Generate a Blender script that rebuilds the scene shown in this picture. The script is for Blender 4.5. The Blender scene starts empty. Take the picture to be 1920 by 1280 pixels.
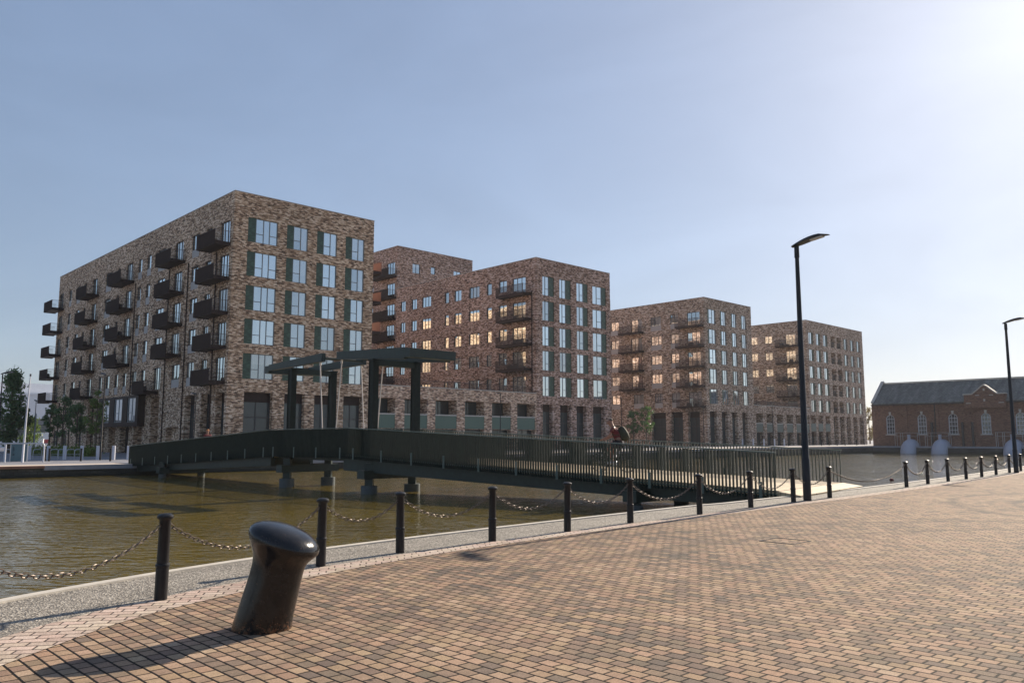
import bpy, bmesh, math, random
from mathutils import Vector, Matrix
R_=math.radians
random.seed(7)
scene=bpy.context.scene
COL=scene.collection
# ---------------------------------------------------------------- camera, sky, sun, exposure
F=1510.0; PITCH=math.atan(182/F); HC=1.65
cd=bpy.data.cameras.new('camera'); cam=bpy.data.objects.new('camera',cd); COL.objects.link(cam)
cd.sensor_fit='HORIZONTAL'; cd.angle=2*math.atan(960/F); cd.clip_start=.05; cd.clip_end=9000
cam.location=(0,0,HC); cam.rotation_euler=(math.pi/2+PITCH,0,0); scene.camera=cam
SUN_AZ,SUN_EL=R_(41),R_(28)
w=bpy.data.worlds.new('World'); scene.world=w; w.use_nodes=True
nt=w.node_tree; bg=nt.nodes['Background']
sky=nt.nodes.new('ShaderNodeTexSky'); sky.sky_type='NISHITA'; sky.sun_disc=False
sky.sun_elevation=SUN_EL; sky.sun_rotation=SUN_AZ; sky.altitude=0
sky.air_density=1.0; sky.dust_density=.9; sky.ozone_density=3.0
# a milky summer sky: the same Nishita sky with its contrast held in, as thin high haze does
gm=nt.nodes.new('ShaderNodeGamma'); gm.inputs[1].default_value=.55; nt.links.new(sky.outputs[0],gm.inputs[0])
tn=nt.nodes.new('ShaderNodeMix'); tn.data_type='RGBA'; tn.blend_type='MULTIPLY'; tn.inputs[0].default_value=1; tn.inputs[7].default_value=(.97,1.03,1.16,1)
nt.links.new(gm.outputs[0],tn.inputs[6]); 
tc=nt.nodes.new('ShaderNodeTexCoord'); mp=nt.nodes.new('ShaderNodeMapping'); mp.inputs['Scale'].default_value=(1.6,1.6,5); mp.inputs['Rotation'].default_value=(.1,.25,.4); nt.links.new(tc.outputs['Generated'],mp.inputs[0])
nz=nt.nodes.new('ShaderNodeTexNoise'); nz.inputs['Scale'].default_value=1.5; nz.inputs['Detail'].default_value=5; nz.inputs['Roughness'].default_value=.55; nz.inputs['Distortion'].default_value=.6; nt.links.new(mp.outputs[0],nz.inputs['Vector'])
mr=nt.nodes.new('ShaderNodeMapRange'); mr.inputs[1].default_value=.35; mr.inputs[2].default_value=.72; mr.inputs[3].default_value=.97; mr.inputs[4].default_value=1.09; nt.links.new(nz.outputs['Fac'],mr.inputs[0])
vm=nt.nodes.new('ShaderNodeVectorMath'); vm.operation='SCALE'; nt.links.new(tn.outputs[2],vm.inputs[0]); nt.links.new(mr.outputs[0],vm.inputs['Scale']); nt.links.new(vm.outputs[0],bg.inputs[0]); bg.inputs[1].default_value=.11
sd=bpy.data.lights.new('sun','SUN'); sd.energy=4.2; sd.angle=R_(.6); sd.color=(1,.87,.70)
sun=bpy.data.objects.new('sun',sd); COL.objects.link(sun); sun.location=(40,50,40)
S=Vector((math.sin(SUN_AZ)*math.cos(SUN_EL),math.cos(SUN_AZ)*math.cos(SUN_EL),math.sin(SUN_EL)))
sun.rotation_euler=(-S).to_track_quat('-Z','Y').to_euler()
scene.view_settings.view_transform='Standard'; scene.view_settings.look='None'
scene.view_settings.exposure=.95; scene.view_settings.gamma=1; scene.view_settings.use_curve_mapping=False
# ---------------------------------------------------------------- frames: R runs along the quay, L away from it
aL=R_(43.8); ROT=aL
Rv=Vector((math.cos(aL),math.sin(aL),0)); Lv=Vector((-math.sin(aL),math.cos(aL),0))
def RL(x,y,z=0): return Rv*x+Lv*y+Vector((0,0,z))
def toRL(p): p=Vector(p).to_3d(); return (p.dot(Rv),p.dot(Lv))
def farz(x): return max(0,min(1,(x-25)/70))*.45
WZ=-.7
# ---------------------------------------------------------------- materials
def newmat(name):
    m=bpy.data.materials.new(name); m.use_nodes=True; return m,m.node_tree,m.node_tree.nodes['Principled BSDF']
class N:
    def __init__(s,nt): s.nt=nt
    def n(s,t,**k):
        o=s.nt.nodes.new(t)
        for a,b in k.items(): setattr(o,a,b)
        return o
    def l(s,a,b): s.nt.links.new(a,b)
    def put(s,i,v):
        if v is None: return
        if hasattr(v,'is_linked') or hasattr(v,'links'): s.l(v,i)
        else: i.default_value=v
    def math(s,op,a,b=None,c=None):
        o=s.n('ShaderNodeMath',operation=op); s.put(o.inputs[0],a)
        if b is not None: s.put(o.inputs[1],b)
        if c is not None: s.put(o.inputs[2],c)
        return o.outputs[0]
    def noise(s,vec,scale,detail=3,rough=.5,dist=0):
        o=s.n('ShaderNodeTexNoise'); s.l(vec,o.inputs['Vector']); o.inputs['Scale'].default_value=scale
        o.inputs['Detail'].default_value=detail; o.inputs['Roughness'].default_value=rough; o.inputs['Distortion'].default_value=dist
        return o.outputs['Fac']
    def mapping(s,vec,scale=(1,1,1),rot=(0,0,0),loc=(0,0,0)):
        o=s.n('ShaderNodeMapping'); s.l(vec,o.inputs[0]); o.inputs['Scale'].default_value=scale; o.inputs['Rotation'].default_value=rot; o.inputs['Location'].default_value=loc
        return o.outputs[0]
    def ramp(s,f,stops,interp='LINEAR'):
        o=s.n('ShaderNodeValToRGB'); s.l(f,o.inputs[0]); cr=o.color_ramp; cr.interpolation=interp
        while len(cr.elements)<len(stops): cr.elements.new(.5)
        for e,(p,c) in zip(cr.elements,stops):
            e.position=p; e.color=(c if len(c)==4 else (*c,1)) if not isinstance(c,(int,float)) else (c,c,c,1)
        return o.outputs[0]
    def mix(s,f,a,b,mode='MIX'):
        o=s.n('ShaderNodeMix',data_type='RGBA',blend_type=mode); s.put(o.inputs[0],f)
        for i,v in ((6,a),(7,b)):
            if isinstance(v,tuple): o.inputs[i].default_value=(*v[:3],1)
            else: s.l(v,o.inputs[i])
        return o.outputs[2]
    def bump(s,h,strength,dist,nrm=None):
        o=s.n('ShaderNodeBump'); o.inputs['Strength'].default_value=strength; o.inputs['Distance'].default_value=dist
        s.l(h,o.inputs['Height'])
        if nrm is not None: s.l(nrm,o.inputs['Normal'])
        return o.outputs[0]
    def objco(s): return s.n('ShaderNodeTexCoord').outputs['Object']
    def pos(s): return s.n('ShaderNodeNewGeometry').outputs['Position']
def simple(name,col,rough=.6,metal=0,spec=.5,vary=.0,scale=6,bump=0,coat=0):
    m,nt,b=newmat(name); q=N(nt)
    b.inputs['Roughness'].default_value=rough; b.inputs['Metallic'].default_value=metal; b.inputs['Specular IOR Level'].default_value=spec
    b.inputs['Coat Weight'].default_value=coat
    if vary:
        f=q.noise(q.pos(),scale,5,.6)
        c=q.ramp(f,[(.25,tuple(x*(1-vary) for x in col)),(.75,tuple(min(1,x*(1+vary)) for x in col))])
        q.l(c,b.inputs['Base Color'])
        if bump: q.l(q.bump(f,bump,.01),b.inputs['Normal'])
    else: b.inputs['Base Color'].default_value=(*col,1)
    return m
def brickids(q,u,v,bl,bh,jl,jh,jit=0):
    """running bond: returns random value per brick, second random, joint mask(1 = brick)"""
    vv=q.math('DIVIDE',v,bh); row=q.math('FLOOR',vv)
    off=q.math('MULTIPLY',q.math('MODULO',q.math('ABSOLUTE',row),2.0),.5)
    uu=q.math('ADD',q.math('DIVIDE',u,bl),off)
    if jit:
        wn=q.n('ShaderNodeTexWhiteNoise',noise_dimensions='1D'); q.l(row,wn.inputs['W'])
        uu=q.math('ADD',uu,q.math('MULTIPLY',wn.outputs['Value'],jit))
    col=q.math('FLOOR',uu)
    cmb=q.n('ShaderNodeCombineXYZ'); q.l(col,cmb.inputs[0]); q.l(row,cmb.inputs[1])
    wn=q.n('ShaderNodeTexWhiteNoise',noise_dimensions='2D'); q.l(cmb.outputs[0],wn.inputs['Vector'])
    fu=q.math('ABSOLUTE',q.math('SUBTRACT',q.math('SUBTRACT',uu,col),.5))
    fv=q.math('ABSOLUTE',q.math('SUBTRACT',q.math('SUBTRACT',vv,row),.5))
    eu=q.math('MULTIPLY',q.math('SUBTRACT',.5,fu),bl); ev=q.math('MULTIPLY',q.math('SUBTRACT',.5,fv),bh)
    a=q.n('ShaderNodeMapRange',interpolation_type='SMOOTHSTEP'); q.l(eu,a.inputs[0]); a.inputs[1].default_value=jl*.3; a.inputs[2].default_value=jl*1.3
    b=q.n('ShaderNodeMapRange',interpolation_type='SMOOTHSTEP'); q.l(ev,b.inputs[0]); b.inputs[1].default_value=jh*.3; b.inputs[2].default_value=jh*1.3
    mask=q.math('MULTIPLY',a.outputs[0],b.outputs[0])
    s=q.n('ShaderNodeSeparateColor'); q.l(wn.outputs['Color'],s.inputs[0])
    return s.outputs[0],s.outputs[1],mask
def brickwall(name,stops,mortar,bl=.3,bh=.1,k=1.0):
    m,nt,b=newmat(name); q=N(nt); co=q.objco(); s=q.n('ShaderNodeSeparateXYZ'); q.l(co,s.inputs[0])
    u=q.math('ADD',s.outputs[0],s.outputs[1])
    r1,r2,mask=brickids(q,u,s.outputs[2],bl,bh,.012,.010,jit=.6)
    # clusters of burnt and pale bricks: stretched along the courses
    cm=q.n('ShaderNodeCombineXYZ'); q.l(u,cm.inputs[0]); q.l(s.outputs[2],cm.inputs[1])
    cl=q.noise(q.mapping(cm.outputs[0],(1.5,5.5,1)),1.0,4,.75)
    big=q.noise(q.mapping(cm.outputs[0],(.12,.16,1)),1.0,3,.5)
    t=q.math('ADD',q.math('MULTIPLY',r1,.62),q.math('MULTIPLY',q.math('SUBTRACT',cl,.5),1.55)); t=q.math('ADD',t,.19)
    col=q.ramp(t,stops)
    col=q.mix(q.math('MULTIPLY',q.math('SUBTRACT',1,mask),.75),col,mortar)
    col=q.mix(1.0,col,q.ramp(big,[(.3,.82*k),(.7,1.12*k)]),'MULTIPLY')
    q.l(col,b.inputs['Base Color']); b.inputs['Roughness'].default_value=.85; b.inputs['Specular IOR Level'].default_value=.25
    h=q.math('ADD',q.math('MULTIPLY',mask,.6),q.math('MULTIPLY',r2,.5))
    q.l(q.bump(h,.6,.03),b.inputs['Normal'])
    return m
M={}
BR=[(0,(.030,.020,.016)),(.18,(.10,.060,.042)),(.36,(.26,.16,.100)),(.52,(.44,.29,.185)),(.68,(.62,.46,.33)),(1,(.82,.70,.56))]
M['brick']=brickwall('dark_mixed_brick',BR,(.24,.19,.15),k=1.22)
M['brick_purple']=brickwall('purple_brown_brick',[(p,(c[0]*.96,c[1]*.90,c[2]*1.02)) for p,c in BR],(.2,.16,.14),k=1.08)
M['brick_grey']=brickwall('grey_brown_brick',[(p,(c[0]*.92,c[1]*.95,c[2]*1.02)) for p,c in BR],(.22,.2,.18),k=1.15)
M['brick_pale']=brickwall('pale_pink_brick',[(p,(min(1,c[0]*1.25+.05),c[1]*1.2+.04,c[2]*1.2+.04)) for p,c in BR],(.3,.25,.22))
M['brick_red']=brickwall('old_red_brick',[(0,(.09,.048,.035)),(.35,(.18,.095,.066)),(.6,(.25,.135,.095)),(1,(.34,.21,.16))],(.2,.14,.11),bl=.23,bh=.075,k=.95)
M['coping']=simple('stone_coping',(.40,.37,.34),.8,vary=.15)
M['roof']=simple('roof_gravel',(.22,.21,.2),.95,vary=.2)
M['frame']=simple('dark_window_frame',(.035,.037,.042),.45)
M['frame_grey']=simple('grey_window_frame',(.20,.23,.25),.45)
M['white_frame']=simple('white_painted_wood',(.62,.64,.68),.5,vary=.06)
M['panel']=simple('grey_spandrel',(.42,.395,.38),.6,vary=.06,scale=2)
M['stone']=simple('pale_dressed_stone',(.5,.47,.43),.8,vary=.12)
M['rust']=simple('dark_brown_metal',(.026,.014,.013),.55,vary=.25,scale=3,spec=.2)
M['rust_rail']=simple('brown_railing_metal',(.085,.050,.045),.5)
M['sunlit_panel']=simple('sunlit_metal_panel',(.30,.13,.10),.6,vary=.15,scale=3)  # pinkish tone puts sunlight into the colour of the east balcony fronts
M['greenmetal']=simple('dark_green_steel',(.016,.030,.026),.42,vary=.3,scale=5,spec=.4)
M['greenfin']=simple('dark_green_steel_fin',(.018,.031,.026),.6,vary=.2,scale=5,spec=.2)
M['greenpale']=simple('pale_green_steel',(.085,.12,.105),.5)  # lighter green steel for handrails, stanchions and louvres
M['blackpaint']=simple('black_paint',(.009,.009,.011),.42,vary=.35,scale=30,bump=.08,spec=.35)
M['steelrod']=simple('galvanised_rod',(.62,.55,.50),.5,metal=.0)
M['steel']=simple('brushed_steel',(.45,.47,.5),.35,metal=.7)
M['whitepost']=simple('white_bollard_paint',(.55,.56,.62),.5,vary=.1)
M['concrete']=simple('bluish_concrete',(.27,.28,.32),.85,vary=.2,scale=1.5)
M['pile']=simple('wet_concrete_pile',(.07,.085,.09),.7,vary=.3,scale=4)
M['teal']=simple('teal_panel',(.06,.13,.16),.5,vary=.1)
M['ink']=simple('dark_lettering',(.01,.02,.03),.7)
M['slate']=None
M['skin']=simple('skin',(.30,.15,.10),.55)
M['hair']=simple('dark_hair',(.05,.03,.02),.7)
M['ginger']=simple('ginger_hair',(.50,.20,.07),.6)
M['shirt']=simple('dark_red_cloth',(.12,.018,.022),.85)
M['shorts']=simple('dark_cloth',(.03,.03,.045),.9)
M['pack']=simple('olive_backpack_cloth',(.034,.034,.016),.75,vary=.2,scale=20)
M['rubber']=simple('black_rubber',(.015,.015,.015),.8)
M['whitepaint']=simple('white_car_paint',(.75,.75,.76),.25,coat=.5)
M['redpaint']=simple('red_paint',(.45,.05,.05),.4)
M['bark']=simple('bark',(.12,.09,.065),.9,vary=.3,scale=12)
M['metalwhite']=simple('white_cladding',(.74,.75,.78),.5,vary=.05,scale=1)
M['darkcladding']=simple('dark_grey_cladding',(.16,.18,.2),.5)
M['soil']=simple('soil',(.06,.045,.03),.95,vary=.3)
M['wooddeck']=None
def glass(name,lo,hi,inner=(.02,.028,.035),inner2=(.10,.12,.13),edge=.35):
    m,nt,b=newmat(name); q=N(nt)
    out=nt.nodes['Material Output']; b.inputs['Roughness'].default_value=.5
    oi=q.n('ShaderNodeObjectInfo').outputs['Random']
    cz=q.n('ShaderNodeSeparateXYZ'); q.l(q.n('ShaderNodeTexCoord').outputs['Generated'],cz.inputs[0])
    thr=q.math('MULTIPLY_ADD',q.math('FRACT',q.math('MULTIPLY',oi,13.7)),1.7,.12); side=q.math('MULTIPLY_ADD',q.math('FRACT',q.math('MULTIPLY',oi,29.3)),2.2,.05)
    blind=q.math('MAXIMUM',q.math('GREATER_THAN',cz.outputs[2],thr),q.math('LESS_THAN',side,cz.outputs[0]))
    fold=q.math('MULTIPLY_ADD',q.math('SINE',q.math('MULTIPLY',cz.outputs[0],70)),.12,.88)
    room=q.mix(q.math('POWER',oi,2.5),inner,inner2); cur=q.mix(fold,(.10,.10,.10),(.42,.41,.38)); q.l(q.mix(q.math('MULTIPLY',blind,.8 if name.startswith('coated') else .0),room,cur),b.inputs['Base Color'])
    gl=q.n('ShaderNodeBsdfGlossy'); gl.inputs['Roughness'].default_value=.015; gl.inputs['Color'].default_value=(.88,.94,.95,1)
    f=q.noise(q.pos(),.55,2,.5); q.l(q.bump(f,.12,.05),gl.inputs['Normal'])
    mx=q.n('ShaderNodeMixShader'); lw=q.n('ShaderNodeLayerWeight'); lw.inputs[0].default_value=.45
    base=q.math('MULTIPLY_ADD',q.math('POWER',q.math('FRACT',q.math('MULTIPLY',oi,7.31)),.6),hi-lo,lo)
    fac=q.math('ADD',base,q.math('MULTIPLY',lw.outputs['Facing'],edge)); fac=q.math('MINIMUM',fac,.95)
    q.l(fac,mx.inputs[0]); q.l(b.outputs[0],mx.inputs[1]); q.l(gl.outputs[0],mx.inputs[2]); q.l(mx.outputs[0],out.inputs[0])
    return m
M['glass']=glass('coated_window_glass',.26,.82,(.02,.026,.032),(.16,.17,.16))
M['glass_shop']=glass('dark_shop_glass',.02,.06,(.010,.022,.030),(.02,.045,.055),.10)
M['glass_old']=glass('old_window_glass',.05,.15,(.02,.025,.03),(.09,.09,.08),.15)
def shuttermat():
    m,nt,b=newmat('green_glazed_brick_panel'); q=N(nt); co=q.objco(); s=q.n('ShaderNodeSeparateXYZ'); q.l(co,s.inputs[0])
    r1,r2,mask=brickids(q,q.math('ADD',s.outputs[0],s.outputs[1]),s.outputs[2],.22,.075,.01,.01)
    c=q.ramp(r1,[(0,(.010,.038,.024)),(.6,(.024,.082,.050)),(1,(.055,.14,.09))]); c=q.mix(mask,(.05,.06,.05),c)
    q.l(c,b.inputs['Base Color']); b.inputs['Roughness'].default_value=.35; q.l(q.bump(mask,.4,.01),b.inputs['Normal']); return m
M['shutter']=shuttermat()
def meshmat():
    m,nt,b=newmat('pale_green_mesh'); q=N(nt); co=q.objco(); s=q.n('ShaderNodeSeparateXYZ'); q.l(co,s.inputs[0])
    a=q.math('SINE',q.math('MULTIPLY',q.math('ADD',s.outputs[0],s.outputs[2]),28)); c=q.math('SINE',q.math('MULTIPLY',q.math('SUBTRACT',s.outputs[0],s.outputs[2]),28))
    t=q.math('MULTIPLY',a,c); col=q.ramp(q.math('MULTIPLY_ADD',t,.5,.5),[(.3,(.035,.07,.055)),(.65,(.15,.235,.185))])
    q.l(col,b.inputs['Base Color']); b.inputs['Roughness'].default_value=.5; return m
M['mesh']=meshmat()
def slatemat():
    m,nt,b=newmat('weathered_slate'); q=N(nt); co=q.objco(); s=q.n('ShaderNodeSeparateXYZ'); q.l(co,s.inputs[0])
    r1,r2,mask=brickids(q,s.outputs[1],s.outputs[2],.45,.16,.02,.02)
    n=q.noise(q.mapping(co,(.3,1.2,.35),(0,0,.5)),1.3,5,.65)
    c=q.ramp(n,[(.3,(.085,.088,.080)),(.5,(.14,.145,.132)),(.7,(.24,.245,.225))]); c=q.mix(1.0,c,q.ramp(r1,[(0,.75),(1,1.2)]),'MULTIPLY'); c=q.mix(mask,(.03,.035,.035),c)
    q.l(c,b.inputs['Base Color']); b.inputs['Roughness'].default_value=.65; q.l(q.bump(mask,.5,.03),b.inputs['Normal']); return m
M['slate']=slatemat()
def pavermat(name,bl,bh,stops,joint,dirt=True,rot=0.0,joints=(.0105,.011)):
    m,nt,b=newmat(name); q=N(nt); p=q.pos(); mp=q.mapping(p,(1,1,1),(0,0,-aL+rot)); s=q.n('ShaderNodeSeparateXYZ'); q.l(mp,s.inputs[0])
    # slight wander so that the joints are not ruled lines
    wob=q.math('MULTIPLY',q.math('SUBTRACT',q.noise(p,3.1,2,.5),.5),.022)
    u=q.math('ADD',s.outputs[1],wob); v=q.math('ADD',s.outputs[0],q.math('MULTIPLY',q.math('SUBTRACT',q.noise(p,2.3,2,.5),.5),.018))
    r1,r2,mask=brickids(q,u,v,bl,bh,*joints,jit=.22)
    zone=q.noise(p,.55,3,.55)
    t=q.math('ADD',q.math('MULTIPLY',r1,.58),q.math('MULTIPLY',q.math('SUBTRACT',zone,.5),.9)); t=q.math('ADD',t,.21)
    c=q.ramp(t,stops); fine=q.noise(p,70,4,.75); mid=q.noise(p,14,4,.6)
    c=q.mix(1.0,c,q.ramp(fine,[(.25,.5),(.5,1.0),(.8,1.5)]),'MULTIPLY'); c=q.mix(1.0,c,q.ramp(r2,[(0,(1.03,.96,.96)),(.5,(1,1,1)),(1,(.99,1.02,.94))]),'MULTIPLY')
    c=q.mix(1.0,c,q.ramp(mid,[(.3,.86),(.7,1.12)]),'MULTIPLY')
    if dirt:
        wob2=q.math('MULTIPLY',q.math('SUBTRACT',q.noise(p,.35,3,.6),.5),2.2); sp=q.n('ShaderNodeSeparateXYZ'); q.l(p,sp.inputs[0]); tot=None
        for (cx,cy,r,wd,st) in ((17.5,18.5,5.2,.26,.8),(17.5,18.5,6.7,.26,.75),(9.5,3.5,11.5,.22,.42),(9.5,3.5,13.0,.22,.42),(21,14,8.6,.35,.6),(4,22,11.2,.2,.3),(12.5,8.5,3.6,.2,.5),(12.5,8.5,4.9,.2,.5)):
            dx=q.math('SUBTRACT',sp.outputs[0],cx); dy=q.math('SUBTRACT',sp.outputs[1],cy)
            d=q.math('SQRT',q.math('ADD',q.math('MULTIPLY',dx,dx),q.math('MULTIPLY',dy,dy)))
            e=q.math('ABSOLUTE',q.math('SUBTRACT',q.math('ADD',d,q.math('MULTIPLY',wob2,.25)),r))
            mr=q.n('ShaderNodeMapRange',interpolation_type='SMOOTHSTEP'); q.l(e,mr.inputs[0]); mr.inputs[1].default_value=0; mr.inputs[2].default_value=wd; mr.inputs[3].default_value=st; mr.inputs[4].default_value=0
            tot=mr.outputs[0] if tot is None else q.math('ADD',tot,mr.outputs[0])
        tot=q.math('MULTIPLY',tot,q.ramp(q.noise(p,1.7,4,.7),[(.3,.2),(.6,1)]))
        c=q.mix(q.math('MINIMUM',tot,.6),c,(.07,.062,.058))
        st=q.noise(p,.9,5,.7); c=q.mix(q.ramp(st,[(.56,0.0),(.74,.62)]),c,(.09,.078,.07))
        gum=q.n('ShaderNodeTexVoronoi'); q.l(p,gum.inputs['Vector']); gum.inputs['Scale'].default_value=1.6
        c=q.mix(q.ramp(gum.outputs['Distance'],[(.02,.8),(.04,0)]),c,(.03,.028,.028))
    c=q.mix(mask,joint,c)
    q.l(c,b.inputs['Base Color']); b.inputs['Roughness'].default_value=.88; b.inputs['Specular IOR Level'].default_value=.15
    h=q.math('ADD',mask,q.math('ADD',q.math('MULTIPLY',r2,.35),q.math('MULTIPLY',fine,.35)))
    q.l(q.bump(h,.6,.009),b.inputs['Normal']); return m
PV=[(0,(.13,.112,.10)),(.2,(.20,.155,.13)),(.4,(.30,.210,.160)),(.6,(.40,.270,.190)),(.8,(.46,.32,.235)),(1,(.53,.40,.30))]
PV=[(p,(c[0]*.84,c[1]*.85,c[2]*.82)) for p,c in PV]
M['paver']=pavermat('block_paving',.160,.120,PV,(.012,.010,.009))
M['border']=pavermat('pale_border_blocks',.2,.125,[(0,(.36,.28,.235)),(.5,(.50,.40,.335)),(1,(.60,.50,.43))],(.12,.09,.075),dirt=False,rot=R_(124))
def gravelmat():
    m,nt,b=newmat('exposed_aggregate'); q=N(nt); p=q.pos()
    v=q.n('ShaderNodeTexVoronoi'); q.l(p,v.inputs['Vector']); v.inputs['Scale'].default_value=55
    s=q.n('ShaderNodeSeparateColor'); q.l(v.outputs['Color'],s.inputs[0])
    c=q.ramp(s.outputs[0],[(0,(.09,.080,.068)),(.5,(.22,.195,.165)),(.85,(.37,.335,.285)),(1,(.55,.51,.44))])
    c=q.mix(1.0,c,q.ramp(q.noise(p,1.2,4,.6),[(.3,.8),(.7,1.1)]),'MULTIPLY')
    q.l(c,b.inputs['Base Color']); b.inputs['Roughness'].default_value=.85; q.l(q.bump(v.outputs['Distance'],.8,.012),b.inputs['Normal']); return m
M['gravel']=gravelmat()
M['edge']=simple('pale_quay_edge',(.50,.46,.40),.8,vary=.15,scale=4)
M['farpave']=simple('far_paving',(.21,.21,.235),.9,vary=.15,scale=.7)
M['farpath']=simple('far_path',(.55,.46,.38),.85,vary=.1,scale=1)
M['timber']=simple('rusty_timber_fender',(.26,.13,.09),.8,vary=.3,scale=1.5)
def quaywallmat():
    m,nt,b=newmat('old_dock_wall'); q=N(nt); co=q.objco(); s=q.n('ShaderNodeSeparateXYZ'); q.l(co,s.inputs[0])
    r1,r2,mask=brickids(q,q.math('ADD',s.outputs[0],s.outputs[1]),s.outputs[2],.6,.18,.02,.015)
    n=q.noise(q.mapping(co,(.5,.5,2)),1.2,5,.7)
    c=q.ramp(n,[(.3,(.025,.028,.028)),(.6,(.075,.08,.08)),(.8,(.16,.165,.16))]); c=q.mix(1.0,c,q.ramp(r1,[(0,.7),(1,1.3)]),'MULTIPLY'); c=q.mix(mask,(.02,.02,.02),c)
    mr=q.n('ShaderNodeMapRange'); q.l(s.outputs[2],mr.inputs[0]); mr.inputs[1].default_value=-.62; mr.inputs[2].default_value=-.3
    c=q.mix(mr.outputs[0],(.018,.02,.014),c)
    q.l(c,b.inputs['Base Color']); b.inputs['Roughness'].default_value=.75; q.l(q.bump(mask,.5,.03),b.inputs['Normal']); return m
M['quaywall']=quaywallmat()
def watermat():
    m,nt,b=newmat('murky_dock_water'); q=N(nt); p=q.pos()
    n=q.noise(p,.15,3,.5); c=q.ramp(n,[(.3,(.105,.075,.010)),(.7,(.165,.120,.018))])
    q.l(c,b.inputs['Base Color']); b.inputs['Roughness'].default_value=.02; b.inputs['IOR'].default_value=1.5; b.inputs['Specular IOR Level'].default_value=.9
    a1=q.noise(q.mapping(p,(1.5,3.4,1),(0,0,R_(-10))),1.0,1.2,.5,.9)
    a2=q.noise(q.mapping(p,(4.2,8.5,1),(0,0,R_(12))),1.0,1.0,.5,.6)
    a3=q.noise(q.mapping(p,(.3,.7,1),(0,0,R_(-30))),1.0,2,.5)
    gust=q.ramp(q.noise(p,.06,2,.5),[(.35,.55),(.65,1.2)])
    sx=q.n('ShaderNodeSeparateXYZ'); q.l(p,sx.inputs[0]); wr=q.n('ShaderNodeMapRange',interpolation_type='SMOOTHSTEP'); q.l(sx.outputs[0],wr.inputs[0]); wr.inputs[1].default_value=8; wr.inputs[2].default_value=24; wr.inputs[3].default_value=1; wr.inputs[4].default_value=2.3
    gust=q.math('MULTIPLY',gust,wr.outputs[0])   # open water beyond the bridge catches the wind
    h=q.math('MULTIPLY',q.math('ADD',q.math('MULTIPLY',a1,.062),q.math('ADD',q.math('MULTIPLY',a2,.024),q.math('MULTIPLY',a3,.05))),gust)
    q.l(q.bump(h,1.0,1.0),b.inputs['Normal']); return m
M['water']=watermat()
def leafmat(name,c1,c2):
    m,nt,b=newmat(name); q=N(nt); out=nt.nodes['Material Output']; n=q.noise(q.pos(),1.6,4,.7)
    c=q.ramp(n,[(.3,c1),(.7,c2)]); q.l(c,b.inputs['Base Color']); b.inputs['Roughness'].default_value=.5
    t=q.n('ShaderNodeBsdfTranslucent'); q.l(q.mix(1.0,c,(1.0,1.1,.45),'MULTIPLY'),t.inputs[0]); mx=q.n('ShaderNodeMixShader'); mx.inputs[0].default_value=.35
    q.l(b.outputs[0],mx.inputs[1]); q.l(t.outputs[0],mx.inputs[2]); q.l(mx.outputs[0],out.inputs[0]); return m
M['leaf']=leafmat('dark_leaves',(.045,.095,.04),(.14,.24,.095))
M['leaf2']=leafmat('light_leaves',(.07,.12,.025),(.20,.27,.06))
M['leaf3']=leafmat('autumn_leaves',(.16,.12,.05),(.35,.25,.12))
def deckmat():
    m,nt,b=newmat('timber_deck'); q=N(nt); p=q.mapping(q.pos(),(1,1,1),(0,0,-aL)); s=q.n('ShaderNodeSeparateXYZ'); q.l(p,s.inputs[0])
    t=q.math('DIVIDE',s.outputs[1],.14); fl=q.math('FLOOR',t); wn=q.n('ShaderNodeTexWhiteNoise',noise_dimensions='1D'); q.l(fl,wn.inputs['W'])
    e=q.math('ABSOLUTE',q.math('SUBTRACT',q.math('SUBTRACT',t,fl),.5)); c=q.ramp(wn.outputs['Value'],[(0,(.42,.32,.20)),(1,(.56,.45,.30))]); c=q.mix(q.ramp(e,[(.44,0),(.48,1)]),c,(.08,.06,.04))
    q.l(c,b.inputs['Base Color']); b.inputs['Roughness'].default_value=.7; return m
M['wooddeck']=deckmat()
def bollardmat():
    m,nt,b=newmat('gloss_black_bollard_paint'); q=N(nt); p=q.pos(); n=q.noise(p,9,5,.6); f=q.noise(p,120,3,.6)
    col=q.ramp(n,[(.3,(.007,.007,.008)),(.75,(.020,.018,.017))]); sz=q.n('ShaderNodeSeparateXYZ'); q.l(p,sz.inputs[0])
    low=q.n('ShaderNodeMapRange'); q.l(sz.outputs[2],low.inputs[0]); low.inputs[1].default_value=.0; low.inputs[2].default_value=.16; low.inputs[3].default_value=.16; low.inputs[4].default_value=0
    chip=q.ramp(q.math('ADD',q.noise(p,34,5,.7),low.outputs[0]),[(.66,0.0),(.69,.85)]); col=q.mix(chip,col,(.12,.055,.03)); q.l(col,b.inputs['Base Color'])
    q.l(q.ramp(n,[(.3,.10),(.8,.28)]),b.inputs['Roughness']); b.inputs['Specular IOR Level'].default_value=.45
    h=q.math('ADD',q.math('MULTIPLY',n,.8),q.math('MULTIPLY',f,.12)); q.l(q.bump(h,.25,.012),b.inputs['Normal']); return m
M['bollard']=bollardmat()
M['chain']=simple('weathered_chain_steel',(.15,.12,.10),.5,metal=.55,vary=.4,scale=25)
M['pipe']=simple('pale_blue_grey_pipe',(.42,.44,.52),.55,vary=.08,scale=1)
M['lampglass']=simple('lamp_lens',(.45,.45,.45),.3)
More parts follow.
